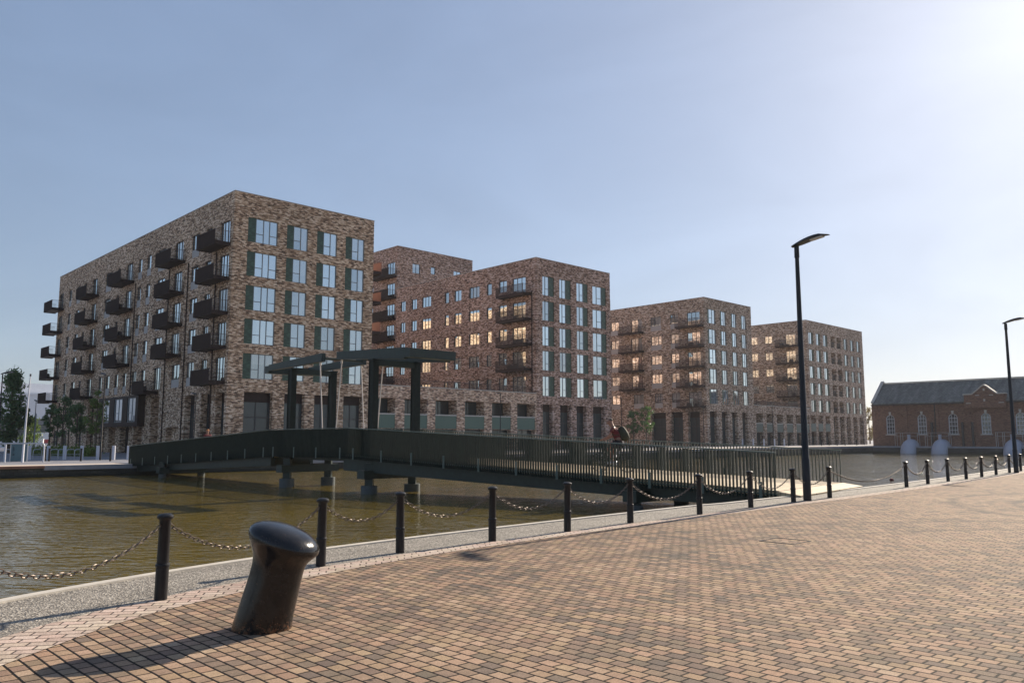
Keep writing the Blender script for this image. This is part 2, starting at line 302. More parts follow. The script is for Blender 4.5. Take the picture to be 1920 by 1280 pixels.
# ---------------------------------------------------------------- mesh builder
class MB:
    def __init__(s): s.v=[]; s.f=[]; s.m=[]
    def add(s,vs,fs,m=0):
        o=len(s.v); s.v+=[tuple(v) for v in vs]; s.f+=[tuple(i+o for i in f) for f in fs]; s.m+=[m]*len(fs)
    def quad(s,a,b,c,d,m=0): s.add([a,b,c,d],[(0,1,2,3)],m)
    def box(s,x0,x1,y0,y1,z0,z1,m=0,T=None):
        vs=[(x,y,z) for z in (z0,z1) for y in (y0,y1) for x in (x0,x1)]
        if T is not None: vs=[T@Vector(v) for v in vs]
        s.add(vs,[(0,2,3,1),(4,5,7,6),(0,1,5,4),(2,6,7,3),(0,4,6,2),(1,3,7,5)],m)
    def hexa(s,b,t,m=0):  # two quads b,t
        s.add(list(b)+list(t),[(3,2,1,0),(4,5,6,7),(0,1,5,4),(1,2,6,5),(2,3,7,6),(3,0,4,7)],m)
    def bar(s,p,q,w,h,m=0,up=(0,0,1)):
        p,q=Vector(p),Vector(q); d=(q-p).normalized(); up=Vector(up); sd=d.cross(up)
        if sd.length<1e-4: sd=d.cross(Vector((1,0,0)))
        sd.normalize(); u=sd.cross(d).normalized(); a=sd*w/2; b=u*h/2
        s.hexa([p-a-b,p+a-b,p+a+b,p-a+b],[q-a-b,q+a-b,q+a+b,q-a+b],m)
    def tube(s,pts,rs,n=10,m=0,cap=True,closed=False):
        pts=[Vector(p) for p in pts]
        if isinstance(rs,(int,float)): rs=[rs]*len(pts)
        base=len(s.v); prev=None; K=len(pts)
        for i,p in enumerate(pts):
            a=pts[(i-1)%K] if (i>0 or closed) else p; b=pts[(i+1)%K] if (i<K-1 or closed) else p
            d=(b-a).normalized()
            if prev is None:
                r=d.cross(Vector((0,0,1)));
                if r.length<1e-3: r=Vector((1,0,0))
                r.normalize()
            else: r=(prev-d*prev.dot(d)).normalized()
            prev=r; t=d.cross(r)
            for k in range(n):
                an=2*math.pi*k/n; s.v.append(tuple(p+(r*math.cos(an)+t*math.sin(an))*rs[i]))
        for i in range(K if closed else K-1):
            j=(i+1)%K
            for k in range(n):
                k2=(k+1)%n; s.f.append((base+i*n+k,base+i*n+k2,base+j*n+k2,base+j*n+k)); s.m.append(m)
        if cap and not closed:
            s.f.append(tuple(base+k for k in range(n))[::-1]); s.m.append(m)
            s.f.append(tuple(base+(K-1)*n+k for k in range(n))); s.m.append(m)
    def lathe(s,prof,c=(0,0,0),n=20,m=0,T=None):
        base=len(s.v); c=Vector(c)
        for r,z in prof:
            for k in range(n):
                a=2*math.pi*k/n; v=Vector((r*math.cos(a),r*math.sin(a),z))+c
                s.v.append(tuple(T@v if T is not None else v))
        for i in range(len(prof)-1):
            for k in range(n):
                k2=(k+1)%n; s.f.append((base+i*n+k,base+i*n+k2,base+(i+1)*n+k2,base+(i+1)*n+k)); s.m.append(m)
        s.f.append(tuple(base+k for k in range(n))[::-1]); s.m.append(m)
        s.f.append(tuple(base+(len(prof)-1)*n+k for k in range(n))); s.m.append(m)
    def mesh(s,name,mats,smooth=False):
        me=bpy.data.meshes.new(name); me.from_pydata(s.v,[],s.f)
        mats=mats if isinstance(mats,(list,tuple)) else [mats]
        for mm in mats: me.materials.append(M[mm] if isinstance(mm,str) else mm)
        me.polygons.foreach_set('material_index',s.m)
        me.update()
        if smooth:
            me.polygons.foreach_set('use_smooth',[True]*len(me.polygons)); me.set_sharp_from_angle(angle=R_(smooth if smooth is not True else 38))
        return me
def tag(o,label=None,cat=None,group=None,kind=None):
    if label: o['label']=label
    if cat: o['category']=cat
    if group: o['group']=group
    if kind: o['kind']=kind
    return o
def link(name,data,parent=None,loc=(0,0,0),rz=0,label=None):
    o=bpy.data.objects.new(name,data); COL.objects.link(o); o.location=loc; o.rotation_euler=(0,0,rz)
    if parent: o.parent=parent
    if label: o['label']=label
    return o
def put(name,mb,mats,parent=None,loc=(0,0,0),rz=0,smooth=False,label=None): return link(name,mb.mesh(name,mats,smooth),parent,loc,rz,label)
def thing(name,label,cat,loc=(0,0,0),rz=0,group=None):
    o=link(name,None,None,loc,rz); o.empty_display_size=.3; return tag(o,label,cat,group)
def copy_tree(o,parent=None):
    c=o.copy(); COL.objects.link(c)
    if parent: c.parent=parent
    for ch in list(o.children): copy_tree(ch,c)
    return c
ORD=['first','second','third','fourth','fifth','sixth','seventh','eighth','ninth','tenth','eleventh','twelfth','thirteenth','fourteenth','fifteenth','sixteenth','seventeenth','eighteenth','nineteenth','twentieth']
def ray(u,v):
    x=(u-960)/F; y=(640-v)/F; c,s=math.cos(PITCH),math.sin(PITCH); return Vector((x,c-y*s,s+y*c))
def ground(u,v,z=0): r=ray(u,v); t=(z-HC)/r.z; return Vector((0,0,HC))+r*t
def atY(u,Y,z=0): return Vector((ray(u,822).x/ray(u,822).y*Y,Y,z))   # plan position on the sight line of a column at horizon height
# ---------------------------------------------------------------- THE GROUND, THE QUAYS, THE WATER
Gp=[(-4.6,-30),(-4.55,0),(-4.5,3),(-4.45,5.2),(-4.28,6.98),(-4.05,7.9),(-3.66,8.72),(-3.07,9.8),(-1.98,11.4),(-.12,13.55),(2.3,16.1),(5.65,19.55),(9.9,23.75),(13.75,27.85),(18.9,33.4),(24.4,39.5),(40,58),(84,110.5),(260,320),(900,1100)]
def smooth_poly(P,k=3):
    for _ in range(k):
        Q=[P[0]]
        for a,b in zip(P[:-1],P[1:]):
            Q+=[tuple(.75*x+.25*y for x,y in zip(a,b)),tuple(.25*x+.75*y for x,y in zip(a,b))]
        Q.append(P[-1]); P=Q
    return P
Gs=smooth_poly(Gp,2)
def offs(P,ds):
    out=[]
    for i,p in enumerate(P):
        a=Vector(P[max(0,i-1)]); b=Vector(P[min(len(P)-1,i+1)]); t=(b-a).normalized(); n=Vector((-t.y,t.x)); d=ds(p) if callable(ds) else ds
        out.append(tuple(Vector(p)+n*d))
    return out
Ein=offs(Gs,lambda p: 1.22 if p[1]<20 else 1.08); Eout=[tuple(x) for x in offs(Gs,lambda p: 1.36 if p[1]<20 else 1.22)]
Bs=offs(Gs,lambda p:-(.62 if p[1]<7 else max(.36,.62-.05*(p[1]-7))))
def strip(A,B,za,zb,m,name,label=None,smooth=False):
    mb=MB()
    for i in range(len(A)-1): mb.quad((*A[i],za),(*A[i+1],za),(*B[i+1],zb),(*B[i],zb))
    return tag(put(name,mb,m),kind='structure')
strip(Bs,Gs,.004,.004,'border','pavement_border')
strip(Gs,Ein,.002,.002,'gravel','gravel_strip')
mb=MB()
for i in range(len(Ein)-1):
    a,b,c,d=Ein[i],Ein[i+1],Eout[i+1],Eout[i]
    mb.quad((*a,.022),(*b,.022),(*c,.022),(*d,.022)); mb.quad((*a,0),(*b,0),(*b,.022),(*a,.022)); mb.quad((*d,.022),(*c,.022),(*c,-.25),(*d,-.25))
tag(put('quay_edge',mb,'edge'),kind='structure')
mb=MB()
E2=offs(Gs,lambda p: 1.30 if p[1]<20 else 1.16)
for i in range(len(E2)-1): mb.quad((*E2[i],-.24),(*E2[i+1],-.24),(*E2[i+1],-3),(*E2[i],-3))
tag(put('near_quay_wall',mb,'quaywall'),kind='structure')
mb=MB()
far=[(900,-30)]*len(Bs)
for i in range(len(Bs)-1):
    a,b=Bs[i],Bs[i+1]; X=1500
    mb.quad((*a,0),(X,a[1],0),(X,b[1],0),(*b,0))
mb.quad((-4.6+.62,-30,0),(-4.6+.62,-400,0),(1500,-400,0),(1500,-30,0))
tag(put('quay_pavement',mb,'paver'),kind='structure')
mb=MB(); mb.quad((-500,-400,WZ),(700,-400,WZ),(700,400,WZ),(-500,400,WZ)); tag(put('water',mb,'water'),kind='structure')
# far side (R,L frame)
QL,QR=55.5,136.0
mb=MB()
xs=[-3000,-600,0,13.8,25,40,55,75,95,QR]
def gz(x): return farz(x)
for a,b in zip(xs[:-1],xs[1:]):
    for y0,y1,m in ((QL+.5,QL+3.2,1),(QL+3.2,6000,0)):
        mb.quad(RL(a,y0,gz(a)),RL(b,y0,gz(b)),RL(b,y1,gz(b)),RL(a,y1,gz(a)),m)
mb.quad(RL(QR,-200+212,.45),RL(6000,12,.45),RL(6000,6000,.45),RL(QR,6000,.45),0)
tag(put('far_ground',mb,['farpave','farpath']),kind='structure')
mb=MB()
for a,b in zip(xs[:-1],xs[1:]):
    mb.quad(RL(a,QL+.18,gz(a)-.1),RL(b,QL+.18,gz(b)-.1),RL(b,QL+.18,-3),RL(a,QL+.18,-3))
mb.quad(RL(QR,QL+.18,.4),RL(QR,-200,.4),RL(QR,-200,-3),RL(QR,QL+.18,-3))
tag(put('far_quay_wall',mb,'quaywall'),kind='structure')
mb=MB()
for a,b in zip(xs[:-1],xs[1:]):
    m=0 if b<=13.8 else 1
    y0=QL+(.0 if m==0 else .05); h=.14 if m==0 else .26
    mb.hexa([RL(a,y0,gz(a)-h),RL(b,y0,gz(b)-h),RL(b,QL+.5,gz(b)-h),RL(a,QL+.5,gz(a)-h)],[RL(a,y0,gz(a)+.01),RL(b,y0,gz(b)+.01),RL(b,QL+.5,gz(b)+.01),RL(a,QL+.5,gz(a)+.01)],m)
mb.hexa([RL(QR-.08,QL+.5,.2),RL(QR-.08,-200,.2),RL(QR+.6,-200,.2),RL(QR+.6,QL+.5,.2)],[RL(QR-.08,QL+.5,.46),RL(QR-.08,-200,.46),RL(QR+.6,-200,.46),RL(QR+.6,QL+.5,.46)],1)
tag(put('far_quay_edge',mb,['timber','concrete']),kind='structure')
# ---------------------------------------------------------------- BUILDINGS
def P(face,W,D,u,z,d=0):
    if face=='R': return (u,-d,z)
    if face=='L': return (-d,u,z)
    if face=='E': return (W+d,u,z)
    return (u,D+d,z)
def facade(mb,face,W,D,U0,U1,z0,z1,ops,depth=.20,m=0):
    us=sorted({U0,U1,*[o[0] for o in ops],*[o[1] for o in ops]}); zs=sorted({z0,z1,*[o[2] for o in ops],*[o[3] for o in ops]})
    us=[u for u in us if U0<=u<=U1]; zs=[z for z in zs if z0<=z<=z1]
    for i in range(len(us)-1):
        uc=(us[i]+us[i+1])/2; run=None
        for j in range(len(zs)-1):
            zc=(zs[j]+zs[j+1])/2
            hole=any(o[0]<uc<o[1] and o[2]<zc<o[3] for o in ops)
            if not hole:
                mb.quad(P(face,W,D,us[i],zs[j]),P(face,W,D,us[i+1],zs[j]),P(face,W,D,us[i+1],zs[j+1]),P(face,W,D,us[i],zs[j+1]),m)
    for o in ops:
        a,b,c,d=o[:4]; dp=o[4] if len(o)>4 else depth
        q=lambda u,z,e: P(face,W,D,u,z,e)
        mb.quad(q(a,c,0),q(a,d,0),q(a,d,-dp),q(a,c,-dp),m); mb.quad(q(b,c,0),q(b,c,-dp),q(b,d,-dp),q(b,d,0),m)
        mb.quad(q(a,d,0),q(b,d,0),q(b,d,-dp),q(a,d,-dp),m); mb.quad(q(a,c,0),q(a,c,-dp),q(b,c,-dp),q(b,c,0),m)
        if len(o)>5: mb.quad(q(a,c,-dp),q(b,c,-dp),q(b,d,-dp),q(a,d,-dp),m)
WC={}
def win_mesh(w,h,style):
    k=(round(w,2),round(h,2),style)
    if k in WC: return WC[k]
    f=MB(); t=.06; y0,y1=0,.08
    f.box(0,w,y0,y1,0,t); f.box(0,w,y0,y1,h-t,h); f.box(0,t,y0,y1,t,h-t); f.box(w-t,w,y0,y1,t,h-t)
    def vbar(x,tt=.055): f.box(x-tt/2,x+tt/2,y0+.004,y1,t,h-t)
    if style=='3':
        vbar(w*.36,.07); vbar(w*.64,.07)
        for a,b in ((t,w*.36-.035),(w*.64+.035,w-t)): f.box(a,b,y0+.008,y1,h*.36,h*.36+.06)
    elif style=='2': vbar(w*.52,.07); f.box(t,w*.52-.035,y0+.008,y1,h*.38,h*.38+.06)
    elif style=='2r': vbar(w*.48,.07); f.box(w*.48+.035,w-t,y0+.008,y1,h*.34,h*.34+.06)
    elif style in ('n2','d2'): vbar(w*.5)
    elif style=='n3': vbar(w*.34); vbar(w*.67)
    elif style=='n1': pass
    elif style=='shop':
        vbar(w*.5,.1); f.box(t,w-t,y0+.008,y1,h*.62,h*.62+.12); f.box(t,w-t,y0-.03,y1-.002,h-.9,h-t,1)
    g=MB(); g.box(t*.5,w-t*.5,y1-.03,y1-.01,t*.5,h-t*.5)
    fr=f.mesh('window',['frame_grey' if style in ('2','3','2r') else 'frame','rust'])
    gl=g.mesh('glass',['glass_shop' if style in ('shop','d2') else 'glass'])
    WC[k]=(fr,gl); return WC[k]
def face_xf(face,W,D,u0,u1,z,inset):
    if face=='R': return (u0,inset,z),0
    if face=='L': return (inset,u1,z),-math.pi/2
    if face=='E': return (W-inset,u0,z),math.pi/2
cnt={}
def window(b,face,W,D,u0,u1,z0,z1,style='n2',inset=.11,nm='window'):
    fr,gl=win_mesh(u1-u0,z1-z0,style); loc,rz=face_xf(face,W,D,u0,u1,z0,inset)
    k=(b.name,nm); cnt[k]=cnt.get(k,0)+1
    if nm=='window' and cnt[k]>100: nm='window'
    o=link(nm,fr,b,loc,rz); link('glass',gl,o); return o
PC={}
def panel(b,face,W,D,u0,u1,z0,z1,mat='panel',nm='spandrel_panel',inset=.05,t=.1):
    k=(round(u1-u0,2),round(z1-z0,2),mat,round(t,2))
    if k not in PC:
        mb=MB(); mb.box(0,u1-u0,0,t,0,z1-z0); PC[k]=mb.mesh(nm,mat)
    loc,rz=face_xf(face,W,D,u0,u1,z0,inset); return link(nm,PC[k],b,loc,rz)
BC={}
def balcony(b,face,W,D,u0,u1,z,depth=1.5,solid=True,sun_tint=False):
    w=u1-u0; k=(round(w,2),depth,solid,sun_tint)
    if k not in BC:
        s=MB(); s.box(0,w,-depth,-.005,-.16,.04); s.box(0,w,-depth-.02,-depth+.03,-.24,-.16); s.box(-.02,.03,-depth,-.01,-.24,.10); s.box(w-.03,w+.02,-depth,-.01,-.24,.10)
        fp=MB()
        if solid:
            nn=int(w/.11)
            for i in range(nn):
                x=w*i/nn; x2=w*(i+1)/nn; xm=(x+x2)/2; y=-depth-.03
                fp.quad((x,y,-.2),(xm,y-.035,-.2),(xm,y-.035,1.12),(x,y,1.12)); fp.quad((xm,y-.035,-.2),(x2,y,-.2),(x2,y,1.12),(xm,y-.035,1.12))
            fp.box(0,w,-depth-.03,-depth-.005,-.2,1.12); fp.box(-.02,w+.02,-depth-.07,-depth+.01,1.12,1.16)
        else:
            n=int(w/.13)
            for i in range(n+1): x=w*i/n; fp.box(x-.014,x+.014,-depth-.05,-depth+.0,-.2,1.1)
            fp.box(-.02,w+.02,-depth-.05,-depth+.0,1.1,1.15); fp.box(0,w,-depth-.04,-depth-.01,-.25,-.2)
        r=[]
        for x in (0,w):
            sr=MB(); n=int(depth/.12)
            for i in range(n+1): y=-.05-(depth-.08)*i/n; sr.box(x-.007,x+.007,y-.007,y+.007,.04,1.1)
            sr.box(x-.018,x+.018,-depth,-.02,1.1,1.14); r.append(sr.mesh('side_railing','rust_rail'))
        BC[k]=(s.mesh('balcony','rust'),fp.mesh('front_panel','sunlit_panel' if sun_tint else 'rust' if solid else 'rust_rail'),r)
    s,fp,r=BC[k]; loc,rz=face_xf(face,W,D,u0,u1,z,0); o=link('balcony',s,b,loc,rz)
    link('front_panel' if solid else 'front_railing',fp,o)
    for x in r: link('side_railing',x,o)
    if random.random()<.45:   # the furniture people keep out there, fixed planters along the rail
        fb=MB(); x=random.uniform(.4,w-1.2); fb.box(x,x+.7,-1.2,-.8,.04,.45); fb.box(x+.05,x+.65,-1.18,-.82,.45,.62)
        link('planter',fb.mesh('planter','frame'),o)
    return o
FT=[22.02,18.77,15.54,12.38,9.14]     # heads of the window rows
FL=[19.66,16.41,13.18,10.02,6.78]     # floor levels
def shell(b,W,D,H,opsR,opsL,opsE,brick,z0=-.3,backbrick=None):
    mb=MB()
    facade(mb,'R',W,D,0,W,z0,H,opsR); facade(mb,'L',W,D,0,D,z0,H,opsL)
    facade(mb,'E',W,D,0,D,z0,H,opsE); facade(mb,'B',W,D,0,W,z0,H,[])
    put('wall',mb,brick,b)
    r=MB(); r.box(.3,W-.3,.3,D-.3,H-.9,H-.7); put('roof',r,'roof',b)
    c=MB(); t=.42
    c.box(-.03,W+.03,-.03,t,H,H+.07); c.box(-.03,W+.03,D-t,D+.03,H,H+.07); c.box(-.03,t,t,D-t,H,H+.07); c.box(W-t,W+.03,t,D-t,H,H+.07)
    # inner parapet faces
    c.box(t-.1,W-t+.1,t-.1,t,H-.9,H); c.box(t-.1,W-t+.1,D-t,D-t+.1,H-.9,H); c.box(t-.1,t,t,D-t,H-.9,H); c.box(W-t,W-t+.1,t,D-t,H-.9,H)
    put('parapet_coping',c,'coping',b)
def building(name,label,Rp,Lp,W,D,H,specR,specL,brick,specE=(),z0=-.3):
    b=thing(name,label,'apartment block',RL(Rp,Lp),ROT)
    ops={'R':[],'L':[],'E':[]}
    todo=[]
    for face,spec in (('R',specR),('L',specL),('E',specE)):
        for it in spec:
            kind=it[0]
            if kind=='w':      # window filling its opening
                _,u0,u1,za,zb,st=it[:6]; ops[face].append((u0,u1,za,zb)); todo.append((face,'w',u0,u1,za,zb,st))
            elif kind=='wp':   # window over a grey panel
                _,u0,u1,zf,zb,st=it[:6]; ops[face].append((u0,u1,zf,zb)); todo.append((face,'w',u0,u1,zf+.82,zb,st)); todo.append((face,'p',u0,u1,zf,zf+.82))
            elif kind=='ws':   # window with green panel beside: side -1 left, +1 right
                _,u0,u1,za,zb,st,side,sw=it; ops[face].append((u0,u1,za,zb))
                if side<0: todo.append((face,'s',u0,u0+sw,za,zb)); todo.append((face,'w',u0+sw,u1,za,zb,st))
                else: todo.append((face,'s',u1-sw,u1,za,zb)); todo.append((face,'w',u0,u1-sw,za,zb,st))
            elif kind=='shop':
                _,u0,u1,za,zb=it[:5]; dp=it[5] if len(it)>5 else .5; ops[face].append((u0,u1,za,zb,dp+.1)); todo.append((face,'shop',u0,u1,za,zb,dp))
            elif kind=='hole':
                _,u0,u1,za,zb,dp=it; ops[face].append((u0,u1,za,zb,dp,1))
            elif kind=='bal': todo.append((face,*it))
            elif kind=='x': todo.append((face,*it))
    shell(b,W,D,H,ops['R'],ops['L'],ops['E'],brick,z0)
    for t in todo:
        f,k=t[:2]
        if k=='w': window(b,f,W,D,*t[2:7])
        elif k=='p': panel(b,f,W,D,*t[2:6])
        elif k=='s': panel(b,f,W,D,*t[2:6],mat='shutter',nm='green_brick_panel',inset=.10,t=.14)
        elif k=='shop': window(b,f,W,D,*t[2:6],style='shop',inset=t[6],nm='shopfront')
        elif k=='bal': balcony(b,f,W,D,*t[2:])
    return b
# --- first block, nearest
def rowsR(cols,side,sw,styles,ft=FT,h=2.32,n=5):
    out=[]
    for zt in ft[:n]:
        for (a,b),st,s in zip(cols,styles,sw): out.append(('ws',a,b,zt-h+.33,zt+.36,st,side,s))
    return out
cR=[(1.40,4.45),(5.40,7.70),(8.70,11.02),(12.02,14.32)]
R1=rowsR(cR,-1,[.82,.76,.78,.80],['3','2','2','2'])+[('shop',1.65,4.5,-.3,5.92,.5),('shop',5.7,7.85,-.3,5.92,.5),('shop',8.9,11.0,-.3,5.92,.5),('shop',12.2,14.4,-.3,5.92,.5)]
L1=[]
for i,(zt,zf) in enumerate(zip(FT,FL)):
    L1+=[('w',.75,2.8,zf,zt,'n3'),('bal',.5,4.6,zf),('w',4.7,6.0,zt-1.0,zt,'n2'),('wp',7.65,9.5,zf,zt,'n2')]
    if i<4:
        L1+=[('w',11.7,13.85,zf,zt,'n3'),('bal',11.0,15.1,zf),('wp',16.3,18.6,zf,zt,'n2'),('wp',20.6,21.9,zf,zt,'n1'),('wp',23.4,24.65,zf,zt,'n1'),('w',26.4,28.5,zf,zt,'n3'),('bal',25.7,30.0,zf),('w',30.6,31.6,zt-1.2,zt,'n1'),('wp',33.7,35.9,zf,zt,'n2')]
    else:
        L1+=[('wp',11.2,13.3,zf,zt,'n2'),('w',16.2,18.2,zf,zt,'n3'),('bal',16.6,20.0,zf-.25),('w',20.7,22.0,zt-1.2,zt,'n1'),('wp',23.4,24.9,zf,zt,'n1'),('wp',26.6,27.8,zf,zt,'n1'),('wp',29.3,30.6,zf,zt,'n1'),('wp',32.3,33.8,zf,zt,'n1'),('wp',35.1,36.4,zf,zt,'n1')]
    L1+=[('w',39.1,41.0,zf,zt,'n3'),('bal',38.2,42.4,zf),('w',43.5,44.5,zt-1.0,zt,'n1'),('wp',46.2,47.8,zf,zt,'n1'),('wp',50.0,51.3,zf,zt,'n1'),('w',54.0,55.7,zf,zt,'n2'),('bal',53.4,57.4,zf)]
L1+=[('shop',.45,2.3,-.3,5.86,.6),('shop',3.65,5.5,-.3,5.86,.6),('shop',7.0,9.4,-.3,5.84,.6),('hole',10.7,13.9,-.3,2.8,.5),('hole',16.2,18.4,-.3,6.05,1.2),
     ('hole',20.6,23.2,-.3,2.95,.8),('shop',24.8,27.5,-.3,2.95,.6),('hole',29.2,31.4,-.3,2.95,.8),('shop',33.0,35.0,-.3,2.95,.6),('hole',37.2,39.8,-.3,6.5,1.2),
     ('w',42.2,43.2,4.1,5.85,'n1'),('w',48.9,50.0,4.2,5.8,'n1'),('w',53.0,54.3,4.2,5.8,'n1'),('w',41.9,43.1,.5,2.85,'n1'),('w',48.3,49.9,.6,2.75,'n2'),('w',52.3,54.4,.6,2.75,'n2')]
E1=[('w',2.0,3.4,zf,zt,'n2') for zt,zf in zip(FT,FL)]+[('w',a,a+1.5,zt-1.6,zt,'n2') for a in (9,14,19,25,31,38,45) for zt in FT]
b1=building('brick_apartment_block','nearest and tallest-looking dark brick apartment block, green brick panels beside its end windows',31.84,70.5,15.45,56.3,24.6,R1,L1,'brick',E1)
for zf in FL: balcony(b1,'E',15.45,56.3,.7,3.7,zf-.3,1.5,True,True)  # these fronts get the panel colour with the sun painted in
# bay box on the first block's long side
bay=MB(); y0,y1,zz0,zz1=20.1,33.2,3.0,6.35; dpt=.75
bay.box(-dpt,-.003,y0,y1,zz0,3.45); bay.box(-dpt,-.003,y0,y1,6.1,zz1)
for a,b_ in ((20.1,20.9),(23.5,25.1),(27.8,29.4),(32.0,33.2)): bay.box(-dpt,-.003,a,b_,3.45,6.1)
bo=put('bay_box',bay,'rust',b1)
for a,b_ in ((20.9,23.5),(25.1,27.8),(29.4,32.0)):
    fr,gl=win_mesh(b_-a,2.65,'2'); o=link('bay_window',fr,b1,(-dpt+.08,b_,3.45),-math.pi/2); link('glass',gl,o)
# downpipes
for y in (3.3,9.95,14.9,24.9,37.6,47.0,52.2):
    mb=MB(); mb.tube([(-.09,y,-.2),(-.09,y,6.5 if y>30 else 19.3)],.06,8); put('downpipe',mb,'rust',b1,smooth=True)
# --- second block
W2=14.7
cR=[(1.15,3.35),(4.35,6.6),(7.7,10.0),(10.95,13.85)]
R2=rowsR(cR,1,[.92,.95,.85,.9],['2r','2r','2r','2r'],h=2.5)+[('shop',1.1,2.95,-.3,5.92,.6),('shop',4.35,6.35,-.3,5.92,.6),('shop',7.5,9.45,-.3,5.92,.6),('shop',10.8,13.2,-.3,5.92,.6)]
L2=[]
for i,(zt,zf) in enumerate(zip(FT,FL)):
    zt=zt+.36; zf+=.36
    zb=zt-1.55
    L2+=[('w',1.9,4.35,zf if i<4 else 7.3,zt,'n3')]
    if i<4: L2+=[('bal',.9,5.9,zf,1.5,False)]
    for a,b_,st in ((5.4,6.95,'n2'),(8.35,9.35,'n1'),(10.85,13.0,'n3'),(14.65,16.2,'n2'),(17.4,18.35,'n1'),(21.5,23.7,'n3'),(24.9,26.25,'n2'),(27.75,29.0,'n2')): L2.append(('w',a,b_,zb if i<4 else 7.7,zt,st))
E2s=[('w',1.6,3.6,zf+.36,zt+.36,'n2') for zt,zf in zip(FT,FL)]+[('w',a,a+1.5,zt-1.3,zt+.3,'n2') for a in (8,13,18,24) for zt in FT]
b2=building('brick_apartment_block','second dark brick apartment block, with a two storey podium joined to its left side',71.84,70.5,W2,30.2,24.55,R2,L2,'brick_purple',E2s)
for zf in FL: balcony(b2,'E',W2,30.2,1.2,4.4,zf+.3,1.45,False)
for y in (2.1,):
    mb=MB(); mb.tube([(-.09,.7,7.3),(-.09,.7,20.3)],.06,8); put('downpipe',mb,'rust',b2,smooth=True)
# --- tower behind the second block
W5=15.4
R5=[('w',2.9,4.4,27.6,29.15,'n2'),('w',6.55,7.5,27.95,29.1,'n1'),('w',11.3,12.9,27.6,29.15,'n2')]
L5=[]
for zt in (29.05,25.7,22.4,19.15,15.9,12.65,9.4): L5+=[('w',.65,2.9,zt-2.35,zt,'n3'),('bal',.2,5.2,zt-2.35,1.5,True),('w',6.5,8.2,zt-1.6,zt,'n2'),('wp',10,12,zt-2.35,zt,'n2'),('w',15,17,zt-2.3,zt,'n2')]
building('brick_apartment_tower','taller brick block rising behind the second block, three small windows in its plain end',72.2,101.0,W5,20,31.45,R5,L5,'brick_purple')
# --- third block
W3=14.5
cR=[(.9,3.35),(4.65,6.5),(8.0,9.75),(11.1,12.85)]
R3=rowsR(cR,-1,[.55,.5,.5,.45],['2','2','2','2'],h=2.3)+[('shop',.85,2.95,-.3,5.96,.55),('shop',4.3,6.1,-.3,5.96,.55),('shop',7.4,9.1,-.3,5.96,.55),('shop',10.6,12.3,-.3,5.96,.55)]
L3=[]
for i,(zt,zf) in enumerate(zip(FT,FL)):
    zt-=.1; zf-=.1
    L3+=[('w',.85,3.25,zf,zt,'n3'),('bal',.2,4.6,zf,1.5,False),('wp',4.95,6.5,zf,zt,'n2'),('wp',8.35,10.5 if i<4 else 9.9,zf,zt,'n3'),('wp',17.3,19.1,zf,zt,'n2'),('wp',22.3,24.1,zf,zt,'n2')]
    if i<4: L3+=[('w',12.3,14.65,zf,zt,'n3'),('bal',12.0,16.3,zf,1.5,False)]
    else: L3+=[('wp',12.2,14.3,zf,zt,'n3')]
L3+=[('shop',1.3,3.5,-.3,5.9,.6),('shop',4.5,6.75,-.3,5.95,.6),('shop',7.8,10.7,-.3,5.9,.6),('hole',14.6,17.2,-.3,2.6,.6),('hole',20,22,-.3,5.9,1)]
building('brick_apartment_block','third grey brown brick apartment block from the left, bright windows on its right end',110.07,70.5,W3,34,24.1,R3,L3,'brick_grey')
# --- fourth block
W4=25.1
R4=[]
for zt in FT:
    zt-=.25; zb=zt-2.25
    for a,wd in ((.85,1.9),(3.9,1.75),(6.9,1.85)): R4.append(('ws',a,a+wd,zb,zt,'n2',1,.5))
    for a in (10.1,12.9): R4.append(('hole',a,a+1.9,zb,zt,1.1))
    for a in (15.9,18.95,21.9): R4.append(('ws',a,a+1.85,zb,zt,'n2',-1,.75))
for a in (9.9,12.75,15.7,18.8,21.8): R4.append(('shop',a,a+1.85,-.3,5.98,.7))
for a in (.35,3.3,6.3): R4+=[('hole',a,a+1.95,4.5,6.0,.8),('shop',a,a+1.95,-.3,2.95,.5)]
L4=[]
for zt,zf in zip(FT,FL):
    zt-=.42; zf-=.42
    L4+=[('w',2.3,4.3,zf,zt,'n3'),('bal',1.2,5.7,zf,1.5,False),('w',7.05,8.65,zt-1.5,zt,'n2'),('w',10.2,11.75,zt-1.5,zt,'n2'),('w',14.5,16.4,zt-1.5,zt,'n3')]
b4=building('brick_apartment_block','farthest grey brick apartment block, a double column of dark loggias in its end wall',144.74,70.5,W4,28,23.95,R4,L4,'brick_grey')
for a in (.35,3.3,6.3): panel(b4,'R',W4,28,a,a+1.95,2.98,4.47,'greenpale','louvred_panel',-.02,.06)
for zt in FT:
    for a in (10.1,12.9):
        mb=MB()
        for k in range(14): mb.box(.06+k*.13,.085+k*.13,0,.03,0,1.05)
        mb.box(0,1.9,-.005,.035,1.05,1.1); put('loggia_railing',mb,'frame',b4,(a,.15,zt-2.5))
